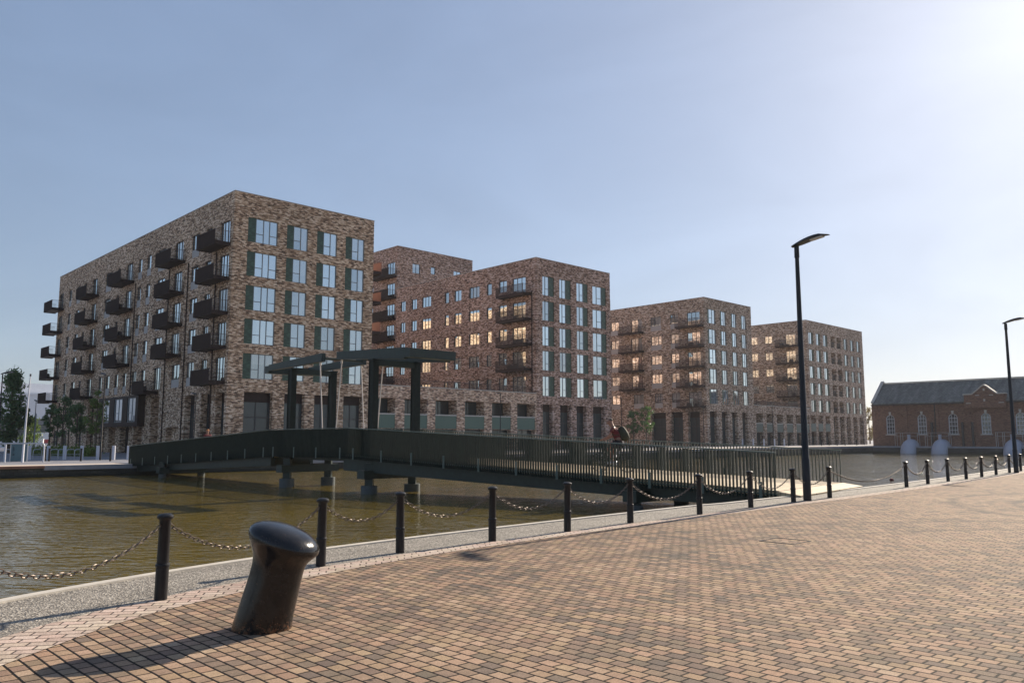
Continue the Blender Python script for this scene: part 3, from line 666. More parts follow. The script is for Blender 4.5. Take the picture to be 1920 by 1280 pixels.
# --- podiums
def podium(name,label,Rp,n_ops,W,D,H,brick,mesh_mat,bars):
    b=thing(name,label,'podium building',RL(Rp,70.5),ROT)
    ops=[]
    for a,b_ in n_ops: ops+=[(a,b_,2.74,5.92,1.6),(a,b_,-.3,2.70,.9,1)]
    mb=MB(); facade(mb,'R',W,D,0,W,-.3,H,ops); facade(mb,'B',W,D,0,W,-.3,H,[]); facade(mb,'L',W,D,0,D,-.3,H,[]); facade(mb,'E',W,D,0,D,-.3,H,[]); put('wall',mb,brick,b)
    c=MB(); c.box(0,W,-.04,.4,H,H+.09); put('parapet_coping',c,'stone',b)
    r=MB(); r.box(0,W,.4,D,H-.5,H-.3); put('roof',r,'roof',b)
    rl=MB(); n=int(W/.14)
    for i in range(n+1): x=W*i/n; rl.box(x-.012,x+.012,1.0,1.03,H-.3,H+.85)
    rl.box(0,W,.98,1.05,H+.85,H+.9); put('roof_railing',rl,'rust_rail',b)
    for a,b_ in n_ops:
        p=MB(); p.box(0,b_-a,0,.05,0,1.42); p.box(0,b_-a,-.05,.1,1.42,1.56,1); put('mesh_screen',p,[mesh_mat,'stone'],b,(a,.06,2.76))
        fr,gl=win_mesh(b_-a,3.16,'d2'); o=link('window',fr,b,(a,1.45,2.75)); link('glass',gl,o)
        if bars: fr,gl=win_mesh(b_-a,2.98,'d2'); o=link('window',fr,b,(a,.7,-.3)); link('glass',gl,o)
    return b
x0=47.29+.01; podium('podium_block','low brick podium with pale green mesh screens between the first and second blocks',x0,[(71.84-x0+a,71.84-x0+b_) for a,b_ in ((-24.3,-21.4),(-20.2,-17.1),(-16,-12.9),(-11.7,-8.7),(-7.5,-4.4),(-3.35,-.25))],71.84-x0-.01,30,7.22,'brick_pale','mesh',True)
x0=110.07+W3+.01; podium('podium_block','low brick podium with pale louvred screens between the third and fourth blocks',x0,[(a,a+2.35) for a in (.55,4.1,7.65,11.2,14.75,17.7)][:5]+[(17.9,19.8)],144.74-x0-.01,26,7.25,'brick_grey','greenpale',True)

# ---------------------------------------------------------------- PUMP HOUSE and the outfall pipes
PY=56.11; PX=137.5; LEN=44.0
ph=thing('pump_house','old red brick pump house with slate roof and white arched windows beside the water','brick building',RL(PX,PY-LEN),ROT)
def py(s_): return LEN-s_
z0p,ev,rd,PD=.3,7.3,10.85,9.6
wins=[2.95,7.88,12.48,17.11,21.75,26.4,31.0,35.6,40.2]; hw=.66; sill,spr=2.35,4.85
mb=MB(); ops=[(py(c)-hw,py(c)+hw,sill,spr+hw) for c in wins]
facade(mb,'L',PD,LEN,0,LEN,z0p,ev,[(a,b_,c,d,.22) for a,b_,c,d in ops])
for c in wins:      # the arch: fill the corners above the springing
    yc=py(c); n=10
    for sgn in (-1,1):
        for k in range(n):
            a0=math.pi/2*k/n; a1=math.pi/2*(k+1)/n
            p0=(yc+sgn*hw*math.cos(a0),spr+hw*math.sin(a0)); p1=(yc+sgn*hw*math.cos(a1),spr+hw*math.sin(a1)); cn=(yc+sgn*hw,spr+hw)
            mb.add([(0,*p0),(0,*p1),(0,*cn)],[(0,1,2)]); mb.quad((0,*p0),(0,*p1),(.22,*p1),(.22,*p0))
gp=[(0,ev),(PD/2,rd+.25),(PD,ev)]
for y in (0,LEN):   # gable ends with parapets
    mb.add([(0,y,z0p),(PD,y,z0p),(PD,y,ev),(PD/2,y,rd+.2),(0,y,ev)],[(0,1,2,3,4)])
facade(mb,'E',PD,LEN,0,LEN,z0p,ev,[])
# raised gablet over the fourth window
gc=py(17.2); pr=[(-2.85,ev-1.0),(2.85,ev-1.0),(2.85,8.35),(1.75,8.35),(.95,8.95),(.35,9.5),(0,9.7),(-.35,9.5),(-.95,8.95),(-1.75,8.35),(-2.85,8.35)]
fr_=[(-.40,gc+a,z) for a,z in pr]; bk=[(.45,gc+a,z) for a,z in pr]; n=len(pr)
mb.add(fr_+bk,[tuple(range(n)),tuple(range(2*n-1,n-1,-1))]+[(i,(i+1)%n,n+(i+1)%n,n+i) for i in range(n)])
mb.box(-.06,-.003,0,LEN,.32,1.95)     # plinth
for c in wins:      # blind arch: shallow raised piers and curved band round each bay
    yc=py(c); hw2=1.95; N_=14; pts=[(yc+hw2*math.cos(math.pi*k/N_),5.15+.95*math.sin(math.pi*k/N_)) for k in range(N_+1)]
    for a,b_ in zip(pts[:-1],pts[1:]): mb.bar((-.05,*a),(-.05,*b_),.10,.13,up=(1,0,0))
for c in [.3]+[(a+b_)/2 for a,b_ in zip(wins[:-1],wins[1:])]: mb.box(-.07,-.003,py(c)-.28,py(c)+.28,1.96,6.9)
put('wall',mb,'brick_red',ph)
mb=MB()
for x0_,x1_ in ((-.35,PD/2),(PD+.35,PD/2)):
    za=ev-.05; mb.hexa([(x0_,.3,za),(x0_,LEN-.3,za),(x1_,LEN-.3,rd),(x1_,.3,rd)],[(x0_,.3,za+.12),(x0_,LEN-.3,za+.12),(x1_,LEN-.3,rd+.12),(x1_,.3,rd+.12)])
put('roof',mb,'slate',ph)
mb=MB()
for y in (.15,LEN-.15):
    for a,b_ in ((gp[0],gp[1]),(gp[2],gp[1])): mb.bar((a[0],y,a[1]+.28),(b_[0],y,b_[1]+.28),.46,.2)
mb.bar((PD/2,.3,rd+.22),(PD/2,LEN-.3,rd+.22),.25,.16)
cop=[(-3.0,8.35),(-1.72,8.35),(-.95,8.97),(-.35,9.52),(0,9.72),(.35,9.52),(.95,8.97),(1.72,8.35),(3.0,8.35)]
for a,b_ in zip(cop[:-1],cop[1:]): mb.bar((.02,gc+a[0],a[1]+.09),(.02,gc+b_[0],b_[1]+.09),.96,.16)
put('coping',mb,'stone',ph)
mb=MB(); mb.box(-.42,-.30,0,gc-3.0,ev-.22,ev-.08); mb.box(-.42,-.30,gc+3.0,LEN,ev-.22,ev-.08); put('gutter',mb,'frame',ph)
for c in wins:
    yc=py(c)
    mb=MB(); mb.box(-.09,-.005,yc-.85,yc+.85,sill-.14,sill); put('sill',mb,'stone',ph)
    mb=MB(); mb.add([(-.10,yc-.12,5.45),(-.10,yc+.12,5.45),(-.10,yc+.19,6.0),(-.10,yc-.19,6.0),(.0,yc-.12,5.45),(.0,yc+.12,5.45),(.0,yc+.19,6.0),(.0,yc-.19,6.0)],[(0,1,2,3),(0,4,5,1),(1,5,6,2),(2,6,7,3),(3,7,4,0)]); put('keystone',mb,'stone',ph)
wf=MB(); N_=12; pts=[(hw*.95*math.cos(math.pi*k/N_),spr-sill+hw*.95*math.sin(math.pi*k/N_)) for k in range(N_+1)]
for a,b_ in zip(pts[:-1],pts[1:]): wf.bar((0,*a),(0,*b_),.09,.12,up=(1,0,0))
for y in (-hw+.05,hw-.05): wf.box(-.045,.045,y-.06,y+.06,0,spr-sill)
for y in (-.22,.22): wf.box(-.03,.03,y-.022,y+.022,0,spr-sill+.5)
for z in (.04,.62,1.25,1.28,1.9,2.5): wf.box(-.028,.028,-hw,hw,z-.03,z+.03)
wm=wf.mesh('window','white_frame')
gg=MB(); gp_=[(0,a*.97,b_*.985) for a,b_ in pts]; gg.add([(.04,-hw*.93,.02),(.04,hw*.93,.02)]+[(.04,b_,c_) for _,b_,c_ in gp_],[tuple(range(len(gp_)+2))]); gm_=gg.mesh('glass','glass_old')
for c in wins: o=link('window',wm,ph,(.12,py(c),sill)); link('glass',gm_,o)
for a,zt in ((9.4,4.25),(13.85,4.2),(15.25,4.2)):
    mb=MB(); mb.tube([(-.25,py(a),.4),(-.25,py(a),zt)],.17,10); mb.box(-.2,-.01,py(a)-.05,py(a)+.05,zt-.5,zt-.42); put('vent_pipe',mb,'frame',ph,smooth=True)
mb=MB(); mb.tube([(-.12,py(9.9),.9),(-.12,py(9.9),7.1)],.07,8); put('downpipe',mb,'frame',ph,smooth=True)
mb=MB()
for z,r in ((9.05,.16),(7.45,.16)): mb.box(-.46,-.395,gc-.12,gc+.12,z-r,z+r+.05)
for y in (-.95,.95): mb.box(-.46,-.395,gc+y-.28,gc+y+.28,8.18,8.3)
mb.box(-.46,-.395,gc-2.6,gc-1.9,7.0,7.12); mb.box(-.46,-.395,gc+1.9,gc+2.6,7.0,7.12); put('stone_dressing',mb,'stone',ph)
for i,c in enumerate((6.15,10.8,20.8,25.4)):
    t=thing('outfall_pipe','huge pale outfall pipe bending into the dock, %s from the left'%ORD[i],'pipe',RL(PX,PY-c,0),ROT,'outfall pipes of the pump house')
    mb=MB(); r=1.17; Rb=1.30; pts=[(-.07,0,1.55-r)]
    pts=[(-.08,0,.42),(-.5,0,.42)]+[(-.5-Rb*math.sin(math.pi/2*k/9),0,.42-Rb+Rb*math.cos(math.pi/2*k/9)) for k in range(1,10)]+[(-.5-Rb,0,-2.4)]
    mb.tube(pts,r,28); put('elbow',mb,'pipe',t,smooth=True)
    mb=MB(); mb.tube([(-.9,.1,1.35),(-.9,.1,2.25)],.24,12); mb.tube([(-.9,.1,2.25),(-.9,.1,2.32)],.3,12); put('air_valve',mb,'pipe',t,smooth=True)
    mb=MB()
    for y in (-1.3,1.3,2.2):
        for x in (-.2,-1.1): mb.box(x-.025,x+.025,y-.025,y+.025,.46,2.6)
    for z in (2.0,2.58):
        for x in (-.2,-1.1): mb.box(x-.02,x+.02,-1.3,2.2,z-.02,z+.02)
        for y in (-1.3,2.2): mb.box(-1.1,-.2,y-.02,y+.02,z-.021,z+.021)
    put('access_railing',mb,'steel',t)
# ---------------------------------------------------------------- LOW WHITE BUILDING far left, vehicles
wb=thing('white_office_building','white clad low building with dark glass band, far left beyond the trees','office building',RL(58,244),ROT)
mb=MB(); mb.box(-95,35,0,40,7.2,13.4); mb.box(-95,35,.6,40,-1,7.19,1); mb.box(-40,25,6,34,13.4,16.6); mb.box(-95.2,35.2,-.25,40,13.2,13.7); mb.box(-95.2,35.2,-.25,.7,6.9,7.35); put('wall',mb,['metalwhite','darkcladding'],wb)
for i in range(26):
    mb=MB(); mb.box(.15,4.7,-.06,.1,0,3.0); mb.box(2.35,2.45,-.1,-.06,0,3.0,1); put('window',mb,['glass_shop','metalwhite'],wb,(-94.5+i*5,.55,2.4))
def car(name,label,cat,pos,rz,kind,paint):
    t=thing(name,label,cat,pos,rz)
    if kind=='car': L_,W_,pr_=4.4,1.8,[(-2.2,.35),(-2.2,.85),(-2.05,1.02),(-1.75,1.1),(-1.2,1.5),(.35,1.52),(1.15,1.05),(2.0,.9),(2.2,.7),(2.2,.35)]
    else: L_,W_,pr_=5.6,2.1,[(-2.8,.45),(-2.8,2.9),(1.3,2.9),(1.45,2.3),(2.2,2.2),(2.6,1.3),(2.8,1.1),(2.8,.45)]
    mb=MB(); n=len(pr_); h=W_/2
    def sc(z): return h*(1-.12*max(0,z-1.0)/.6) if kind=='car' else h
    a=[(x,-sc(z),z) for x,z in pr_]; b_=[(x,sc(z),z) for x,z in pr_]
    mb.add(a+b_,[tuple(range(n)),tuple(range(2*n-1,n-1,-1))]+[(i,(i+1)%n,n+(i+1)%n,n+i) for i in range(n)]); put('body',mb,paint,t)
    for s_ in (-1,1):
        mb=MB()
        if kind=='car': q=[(-1.45,1.08),(-1.1,1.42),(.3,1.44),(.95,1.08)]
        else: q=[(1.5,1.35),(1.5,2.15),(2.1,2.1),(2.4,1.35)]
        mb.add([(x,s_*(sc(z)+.012),z) for x,z in q],[(0,1,2,3)]); put('side_window',mb,'frame',t)
    if kind!='car':
        for s_ in (-1,1): mb=MB(); mb.box(-2.7,1.2,s_*(h+.015)-.01,s_*(h+.015)+.01,.7,1.5); put('side_stripe',mb,'redpaint',t)
    wr=.33
    for x in (-L_*.31,L_*.31):
        for s_ in (-1,1):
            w_=put('wheel',(lambda m_:(m_.tube([(0,s_*-.1,0),(0,s_*.1,0)],wr,18),m_)[1])(MB()),'rubber',t,(x,s_*(h-.1),wr),smooth=True)
            mb=MB(); mb.tube([(0,s_*.10,0),(0,s_*.115,0)],.2,14); put('rim',mb,'steel',w_)
    for s_ in (-1,1): mb=MB(); mb.box(-L_/2-.015,-L_/2+.01,s_*(h-.25)-.13,s_*(h-.25)+.13,.72,.92); put('tail_light',mb,'redpaint',t)
    return t
car('parked_car','white car seen end-on behind the handrail, far left','car',atY(3,170)+Vector((0,0,0)),R_(172),'car','whitepaint')
car('delivery_van','white and red delivery van beyond the trees, left of the first block','van',atY(79,168),R_(190),'van','whitepaint')
# ---------------------------------------------------------------- TREES and planting
LC={}
def leafcloud(n,rx,rz,zc,seed,size,shape='oval'):
    rnd=random.Random(seed); mb=MB(); cl=[]
    for _ in range(26 if n<4000 else 60):
        a=rnd.uniform(0,6.283); t=rnd.uniform(-1,1); rr=rx*math.sqrt(max(.02,1-abs(t)**2.0))*(1 if shape!='cone' else (1.05-t)/1.6)
        r=rr*rnd.uniform(.25,1); cl.append((r*math.cos(a),r*math.sin(a),zc+t*rz,rnd.uniform(.22,.42)*rx))
    for i in range(n):
        c=cl[rnd.randrange(len(cl))]
        d=Vector((rnd.gauss(0,1),rnd.gauss(0,1),rnd.gauss(0,.8))).normalized()*c[3]*(1 if n<4000 else .75)*rnd.uniform(.3,1.15); p=Vector(c[:3])+d
        s_=size*rnd.uniform(.6,1.35); nn=(d.normalized()+Vector((rnd.gauss(0,.6),rnd.gauss(0,.6),rnd.gauss(0,.6)))).normalized()
        a_=nn.orthogonal().normalized(); b_=nn.cross(a_); th=rnd.uniform(0,6.28); u=(a_*math.cos(th)+b_*math.sin(th))*s_; v=(b_*math.cos(th)-a_*math.sin(th))*s_*.6
        mb.add([p-u,p-v*.9,p+u,p+v*.9],[(0,1,2,3)])
    return mb,cl
def tree(label,pos,h,rx,clear,seed,leaf='leaf',n=2600,size=.13,shape='oval',cat='tree',group=None):
    t=thing('broadleaf_tree',label,cat,pos,0,group); rz=(h-clear)/2; zc=clear+rz
    mb,cl=leafcloud(n,rx,rz*.95,zc,seed,size,shape); tr=MB(); r0=.018*h+.02
    tr.tube([(0,0,-.1),(.03,.02,h*.3),(-.03,.03,h*.6),(0,0,h*.93)],[r0,r0*.75,r0*.45,.015],8)
    for c in cl[::2]:
        z0_=max(clear*.8,c[2]-rx*.7); tr.tube([(0,0,z0_),(c[0]*.5,c[1]*.5,(z0_+c[2])/2+.1),(c[0],c[1],c[2])],[r0*.35,r0*.22,.01],5)
    put('trunk',tr,'bark',t,smooth=True); put('crown',mb,leaf,t); return t
tree('biggest leafy green tree at the far left, beyond the handrail',atY(17,93),9.4,3.0,1.4,3,n=6500,size=.17,shape='cone',group='trees on the far quay')
tree('lighter green small tree just right of the biggest tree',atY(52,118),4.6,1.9,.9,5,leaf='leaf2',n=1800,size=.15,group='trees on the far quay')
for i,(u,Y,h,rx,sd_) in enumerate(((92,92,5.4,1.0,11),(116,90,6.4,1.2,12),(143,87,5.9,1.2,13))):
    tree('slim dark young tree before the first block, %s from the left of three'%ORD[i],atY(u,Y),h,rx,1.9,sd_,n=1700,size=.12,group='trees on the far quay')
tree('slim sunlit young tree before the first block, close to a lamp post',atY(179,80),6.3,1.1,2.0,19,leaf='leaf2',n=1900,size=.11,group='trees on the far quay')
tree('small green tree in front of the long side of the third block',atY(1212,111,.4),5.6,1.2,1.9,23,n=750,size=.13,group='trees on the far quay')
tree('small dark tree at the bend of the third block wall, left of the other',atY(1188,113,.4),5.2,1.1,1.7,29,n=1100,size=.12,group='trees on the far quay')
tree('pale brownish tree seen in the gap left of the pump house',atY(1631,185,.4),8.2,1.9,1.0,31,leaf='leaf3',n=1500,size=.16,group='trees on the far quay')
hd=MB(); rnd=random.Random(4)
for i in range(5200):
    s_=rnd.uniform(0,1); a=atY(60,82)*(1-s_)+atY(178,76)*s_; p=a+Vector((rnd.gauss(0,.25),rnd.gauss(0,.5),abs(rnd.gauss(.35,.28))))
    nn=Vector((rnd.gauss(0,1),rnd.gauss(0,1),rnd.gauss(0,1))).normalized(); a_=nn.orthogonal().normalized()*.09; b_=nn.cross(a_).normalized()*.06
    hd.add([p-a_,p-b_,p+a_,p+b_],[(0,1,2,3)])
tag(put('ground_cover_planting',hd,'leaf2'),'low green planting along the foot of the first block',"planting",kind='stuff')
# ---------------------------------------------------------------- CHAIN POSTS AND CHAINS
px=[(301,1124),(601,1061),(750,1036),(923,1014),(1064,996),(1182,980),(1312,964),(1408,951),(1488,941),(1556,933),(1700,913),(1740,907),(1778,902),(1812,898),(1841,894),(1868,890),(1893,886)]
pp=[ground(u,v) for u,v in px]; pp=[Vector((-4.25,6.25,0))]+pp+[Vector((26.1,41.8,0))]
mb=MB(); mb.lathe([(.064,0),(.064,.33),(.070,.335),(.072,.35),(.068,.365),(.060,.37),(.056,.80),(.062,.815),(.078,.825),(.084,.84),(.080,.855),(.055,.872),(.0,.880)],n=24)
post_me=mb.mesh('chain_post','blackpaint',smooth=True)
PH_=.88
def postlabel(i):
    if i==0: return None
    w={1:'black chain post nearest the camera, alone left of the mooring bollard',2:'black chain post partly behind the mooring bollard',10:'black chain post just right of the nearer street lamp',9:'black chain post just left of the nearer street lamp',17:'black chain post beside the foot of the far right street lamp'}
    if i in w: return w[i]
    if i<9: return 'black chain post on the quay, %s to the right of the mooring bollard'%ORD[i-3]
    return 'black chain post along the open water, %s after the wide gap'%ORD[i-11]
for i,p in enumerate(pp):
    if i in (0,18):
        lab='black chain post just outside the picture on the left' if i==0 else 'black chain post farthest right, past the far street lamp'
    else: lab=postlabel(i)
    o=link('chain_post',post_me,None,p); o.rotation_euler=(R_(random.uniform(-.6,.6)),R_(random.uniform(-.6,.6)),random.uniform(0,6)); tag(o,lab,'bollard','chain posts along the quay')
def chain(p,q,sag,label,pitch=.054,wire=.0066,zt=.755):
    p=Vector(p)+Vector((0,0,zt)); q=Vector(q)+Vector((0,0,zt)); d=(q-p); d.normalize(); p=p+d*.058; q=q-d*.058
    L0=(q-p).length; n=200; pts=[p.lerp(q,t/n)-Vector((0,0,sag*(1-(2*t/n-1)**2))) for t in range(n+1)]
    ln=[0]
    for a,b_ in zip(pts[:-1],pts[1:]): ln.append(ln[-1]+(b_-a).length)
    tot=ln[-1]; K=max(4,int(tot/pitch)); mb=MB(); j=0
    for k in range(K):
        s_=(k+.5)/K*tot
        while ln[j+1]<s_: j+=1
        c=pts[j].lerp(pts[j+1],(s_-ln[j])/(ln[j+1]-ln[j])); t=(pts[j+1]-pts[j]).normalized(); sd_=t.cross(Vector((0,0,1))).normalized(); up=sd_.cross(t)
        x=(sd_ if k%2 else up); x=(x+ (up if k%2 else sd_)*.25).normalized(); hl=pitch*.5+wire*1.1-.004; hw_=.020
        ring=[]
        for m_ in range(10):
            a=2*math.pi*m_/10; ca,sa=math.cos(a),math.sin(a)
            ring.append(c+t*(hl-hw_)*(1 if ca>0.01 else -1 if ca<-.01 else 0)+t*hw_*ca+x*hw_*sa)
        mb.tube(ring,wire,5,closed=True)
    return tag(put('chain',mb,'chain',smooth=60),label,'chain','chains hung between the posts')
def short(i):
    if i==0: return 'left edge of the picture'
    return {1:'nearest post',2:'post behind the mooring bollard'}.get(i,'%s post'%ORD[i-1])
for i in range(len(pp)-1):
    dist=(pp[i+1]-pp[i]).length
    near=pp[i].length<26
    lab={0:'rusty link chain running off the left edge from the nearest post',1:'rusty link chain passing behind the head of the mooring bollard',10:'long low chain over the water in the wide gap between posts'}.get(i,'rusty link chain hung from the %s to the %s post from the left'%(ORD[i-1],ORD[i]) if i>1 else None)
    chain(pp[i],pp[i+1],{0:.30,10:.42}.get(i,min(.36,dist*.155)),lab,pitch=.064 if near else .08,wire=.0062 if near else .0095)
mb=MB()
for a,b_,c,d in ((-.3,.3,-.3,-.285),(-.3,.3,.285,.3),(-.3,-.285,-.285,.285),(.285,.3,-.285,.285)): mb.box(a,b_,c,d,.001,.007)
tag(put('inspection_cover',mb,'frame',None,ground(1472,1014),ROT),'square inspection cover set into the block paving, middle of the square','inspection cover')
# ---------------------------------------------------------------- MOORING BOLLARD
bl=thing('mooring_bollard','big leaning gloss black mooring bollard with mushroom head on the paving','bollard',ground(490,1177))
def ringsec(c,rx,ry,tilt,tz): return c,rx,ry,tilt,tz
secs=[((0,0,-.02),.262,.245,0),((.004,0,.03),.258,.242,0),((.05,0,.20),.243,.235,3),((.105,0,.40),.228,.225,6),((.135,0,.52),.224,.222,9),((.150,0,.585),.232,.228,12),((.162,0,.64),.258,.250,15),((.172,0,.685),.292,.275,17),((.180,0,.72),.316,.295,18),((.184,0,.75),.326,.302,19),((.188,0,.785),.320,.296,19),((.194,0,.825),.285,.262,19),((.200,0,.855),.225,.205,19),((.206,0,.874),.14,.13,19),((.209,0,.880),.05,.045,19)]
mb=MB(); n=56; base=0
for c,rx,ry,ti in secs:
    t=R_(ti)
    for k in range(n):
        a=2*math.pi*k/n; x,y=rx*math.cos(a),ry*math.sin(a); mb.v.append((c[0]+x*math.cos(t),c[1]+y,c[2]-x*math.sin(t)))
for i in range(len(secs)-1):
    for k in range(n):
        k2=(k+1)%n; mb.f.append((i*n+k,i*n+k2,(i+1)*n+k2,(i+1)*n+k)); mb.m.append(0)
mb.f.append(tuple((len(secs)-1)*n+k for k in range(n))); mb.m.append(0)
me=mb.mesh('body','bollard',smooth=80); bo=link('body',me,bl,rz=R_(-8))
sb=bo.modifiers.new('s','SUBSURF'); sb.levels=1; sb.render_levels=2
# ---------------------------------------------------------------- STREET LAMPS
def lamp(label,pos,H,hd,r0=.10,cat='street lamp',big=True,grp='street lamps'):
    t=thing('street_lamp',label,cat,pos,hd,grp)
    mb=MB(); r=r0
    mb.tube([(0,0,0),(0,0,1.1),(0,0,1.12),(0,0,H-.34),(0,0,H-.33),(0,0,H-.02)],[r,r,r*.86,r*.52,r*.66,r*.62],16); put('pole',mb,'blackpaint',t,smooth=True)
    mb=MB(); n=9; top=[];bot=[]
    for k in range(n):
        s_=k/(n-1); x=-.12+1.06*s_; zt=H+.02+.20*math.sin(min(1,s_*1.12)*math.pi*.56)-.10*max(0,s_-.75)*2.2; wd=.05+.12*math.sin(math.pi*min(1,.12+s_*.86))
        zb=zt-.085*(math.sin(math.pi*min(.97,.15+s_*.8)))-.015
        top.append((x,wd,zt)); bot.append((x,wd,zb))
    V=[]
    for (x,wd,zt),(_,_,zb) in zip(top,bot): V+=[(x,-wd,zb+.02),(x,-wd*.6,zt),(x,wd*.6,zt),(x,wd,zb+.02),(x,0,zb)]
    fs=[]
    for k in range(n-1):
        for j in range(5): fs.append((k*5+j,k*5+(j+1)%5,(k+1)*5+(j+1)%5,(k+1)*5+j))
    fs+=[tuple(range(5))[::-1],tuple((n-1)*5+j for j in range(5))]; mb.add(V,fs); hd_=put('lamp_head',mb,'blackpaint',t,smooth=25)
    mb=MB(); zc=[b_[2] for b_ in bot]; mb.hexa([(.42,-.09,zc[4]-.012),(.78,-.08,zc[7]-.012),(.78,.08,zc[7]-.012),(.42,.09,zc[4]-.012)],[(.42,-.09,zc[4]+.02),(.78,-.08,zc[7]+.02),(.78,.08,zc[7]+.02),(.42,.09,zc[4]+.02)]); put('lens',mb,'lampglass',hd_)
    return t
hdn=R_(43.8-90)
lamp('tall black street lamp on the near quay, nearest of all the lamps',ground(1514,938),6.98,hdn,.105)
lamp('black street lamp at the right edge among the chain posts',ground(1906,886),7.35,hdn,.11)
for u,Y,lab in ((190,63,'grey street lamp on the far quay before the first block bay'),(-4,62,'street lamp at the left edge, only its head in the picture'),(63,108,'dark street lamp left of the first block by the white building'),(938,94,'thin street lamp before the podium between the first two blocks'),(1320,119,'street lamp at the corner of the third block'),(1450,134,'street lamp before the podium by the fourth block'),(1620,158,'street lamp at the far right corner of the fourth block'),(1166,108,'thin street lamp between the second and third blocks'),(364,66,'street lamp before the tall openings of the first block')):
    p=atY(u,Y); p.z=farz(toRL(p)[0]); lamp(lab,p,6.6 if u!=364 else 5.2,R_(43.8+90) if u not in (-4,) else R_(0),.075)
# ---------------------------------------------------------------- far quay furniture
def bollards(us,Y,mat,h,r,lab,cat,grp):
    mb=MB(); mb.lathe([(r,0),(r,h*.93),(r*1.08,h*.935),(r*1.08,h*.99),(r*.7,h)],n=12); me=mb.mesh('x',mat,smooth=True)
    for i,u in enumerate(us):
        p=atY(u,Y if not callable(Y) else Y(u)); p.z=farz(toRL(p)[0]); o=link('bollard',me,None,p); tag(o,lab%ORD[i],cat,grp)
bollards([57,92.5,123,155,185,214.6,242.5],64,'whitepost',1.1,.13,'white concrete bollard on the far quay, %s of its row from the left','bollard','white bollards on the far quay')
bollards([87,94.5,154,209],60,'blackpaint',.95,.07,'slim black bollard at the far quay edge, %s of its row from the left','bollard','black bollards on the far quay')
bollards([1478,1502,1540,1554,1569,1584,1606],lambda u:131+(u-1478)*.09,'blackpaint',1.05,.07,'tiny dark bollard before the fourth block, %s of its row from the left','bollard','dark bollards before the fourth block')
bollards([1392,1412,1432,1452,1470],129,'whitepost',1.15,.12,'tiny pale bollard before the second podium, %s of its row from the left','bollard','pale bollards before the second podium')
mb=MB(); w_=.34
pts=[(-w_,0,0),(-w_,0,.62)]+[(-w_+ .16-.16*math.cos(a),0,.62+.16*math.sin(a)) for a in [math.pi/2*k/4 for k in range(1,5)]]+[(w_-.16+.16*math.sin(a),0,.62+.16*math.cos(a)) for a in [math.pi/2*k/4 for k in range(0,5)]]+[(w_,0,0)]
mb.tube(pts,.028,8); mb.tube([(-w_,0,.38),(w_,0,.38)],.018,6); hoop=mb.mesh('cycle_stand','steel',smooth=True)
for i,u in enumerate((6,18,72,104,118,134,149)):
    p=atY(u,66); o=link('cycle_stand',hoop,None,p,R_(60)); tag(o,'steel hoop cycle stand on the far quay, %s of its row from the left'%ORD[i],'cycle stand','cycle stands on the far quay')
# handrail
mb=MB(); A=atY(-20,56.5); B_=atY(84,57.5); A.z=B_.z=0
hr=thing('handrail','pale steel handrail at the far quay edge, far left','handrail',A)
D_=B_-A; dn=D_.normalized()
mb.tube([(0,0,1.32),tuple(D_+Vector((0,0,1.32))-dn*.15),tuple(D_+Vector((0,0,1.27))-dn*.04),tuple(D_+Vector((0,0,1.1)))],.05,10); put('rail',mb,'steel',hr,smooth=True)
for f in (.30,.62,1.0):
    mb=MB(); q=D_*f; mb.tube([(q.x,q.y,0),(q.x,q.y,1.3 if f<1 else 1.12)],.055,10); put('post',mb,'whitepost',hr,smooth=True)
mp=atY(45,57.2); fl=thing('white_mast','thin white mast with a dark finial on the far left quay','mast',mp)
mb=MB(); mb.tube([(0,0,0),(.05,0,3),(.14,0,6.05)],[.085,.06,.035],10); put('pole',mb,'whitepost',fl,smooth=True); mb=MB(); mb.tube([(.14,0,6.05),(.14,0,6.22)],.06,8); put('finial',mb,'frame',fl)
mp=atY(64.5,96); fl=thing('pale_pole','short pale pole standing against the dark far left lamp','pole',mp); mb=MB(); mb.tube([(0,0,0),(0,0,4.6)],.07,8); put('pole',mb,'whitepost',fl,smooth=True)
ip=thing('information_board','teal information board with dark upright lettering behind the handrail','sign',atY(37.5,58.5),R_(20))
mb=MB(); mb.box(-.5,.5,-.05,.05,.03,1.28); put('board',mb,'teal',ip); mb=MB(); mb.box(-.55,-.5,-.06,.06,0,1.32); mb.box(.5,.55,-.06,.06,0,1.32); put('board_edge',mb,'steel',ip)
mb=MB(); rnd=random.Random(2)
for k in range(8):
    z=.45+k*.085; mb.box(-.40,-.40+rnd.uniform(.05,.14),-.056,-.051,z,z+.045)
put('lettering',mb,'ink',ip)
lw=thing('low_garden_wall','long pale low wall behind the trees at the far left','wall',atY(56,140),R_(5)); mb=MB(); mb.box(-12,2.2,0,.3,-.3,1.5); mb.box(-12.05,2.25,-.05,.35,1.5,1.6); put('wall',mb,'metalwhite',lw)
# float in the water
fb=thing('mooring_float','small dark red ball float against the near quay','float',ground(1672,901,-.7)); mb=MB(); mb.lathe([(.02,-.08),(.09,-.04),(.12,.04),(.09,.12),(.02,.15)],n=16); put('ball',mb,'shirt',fb,smooth=True)
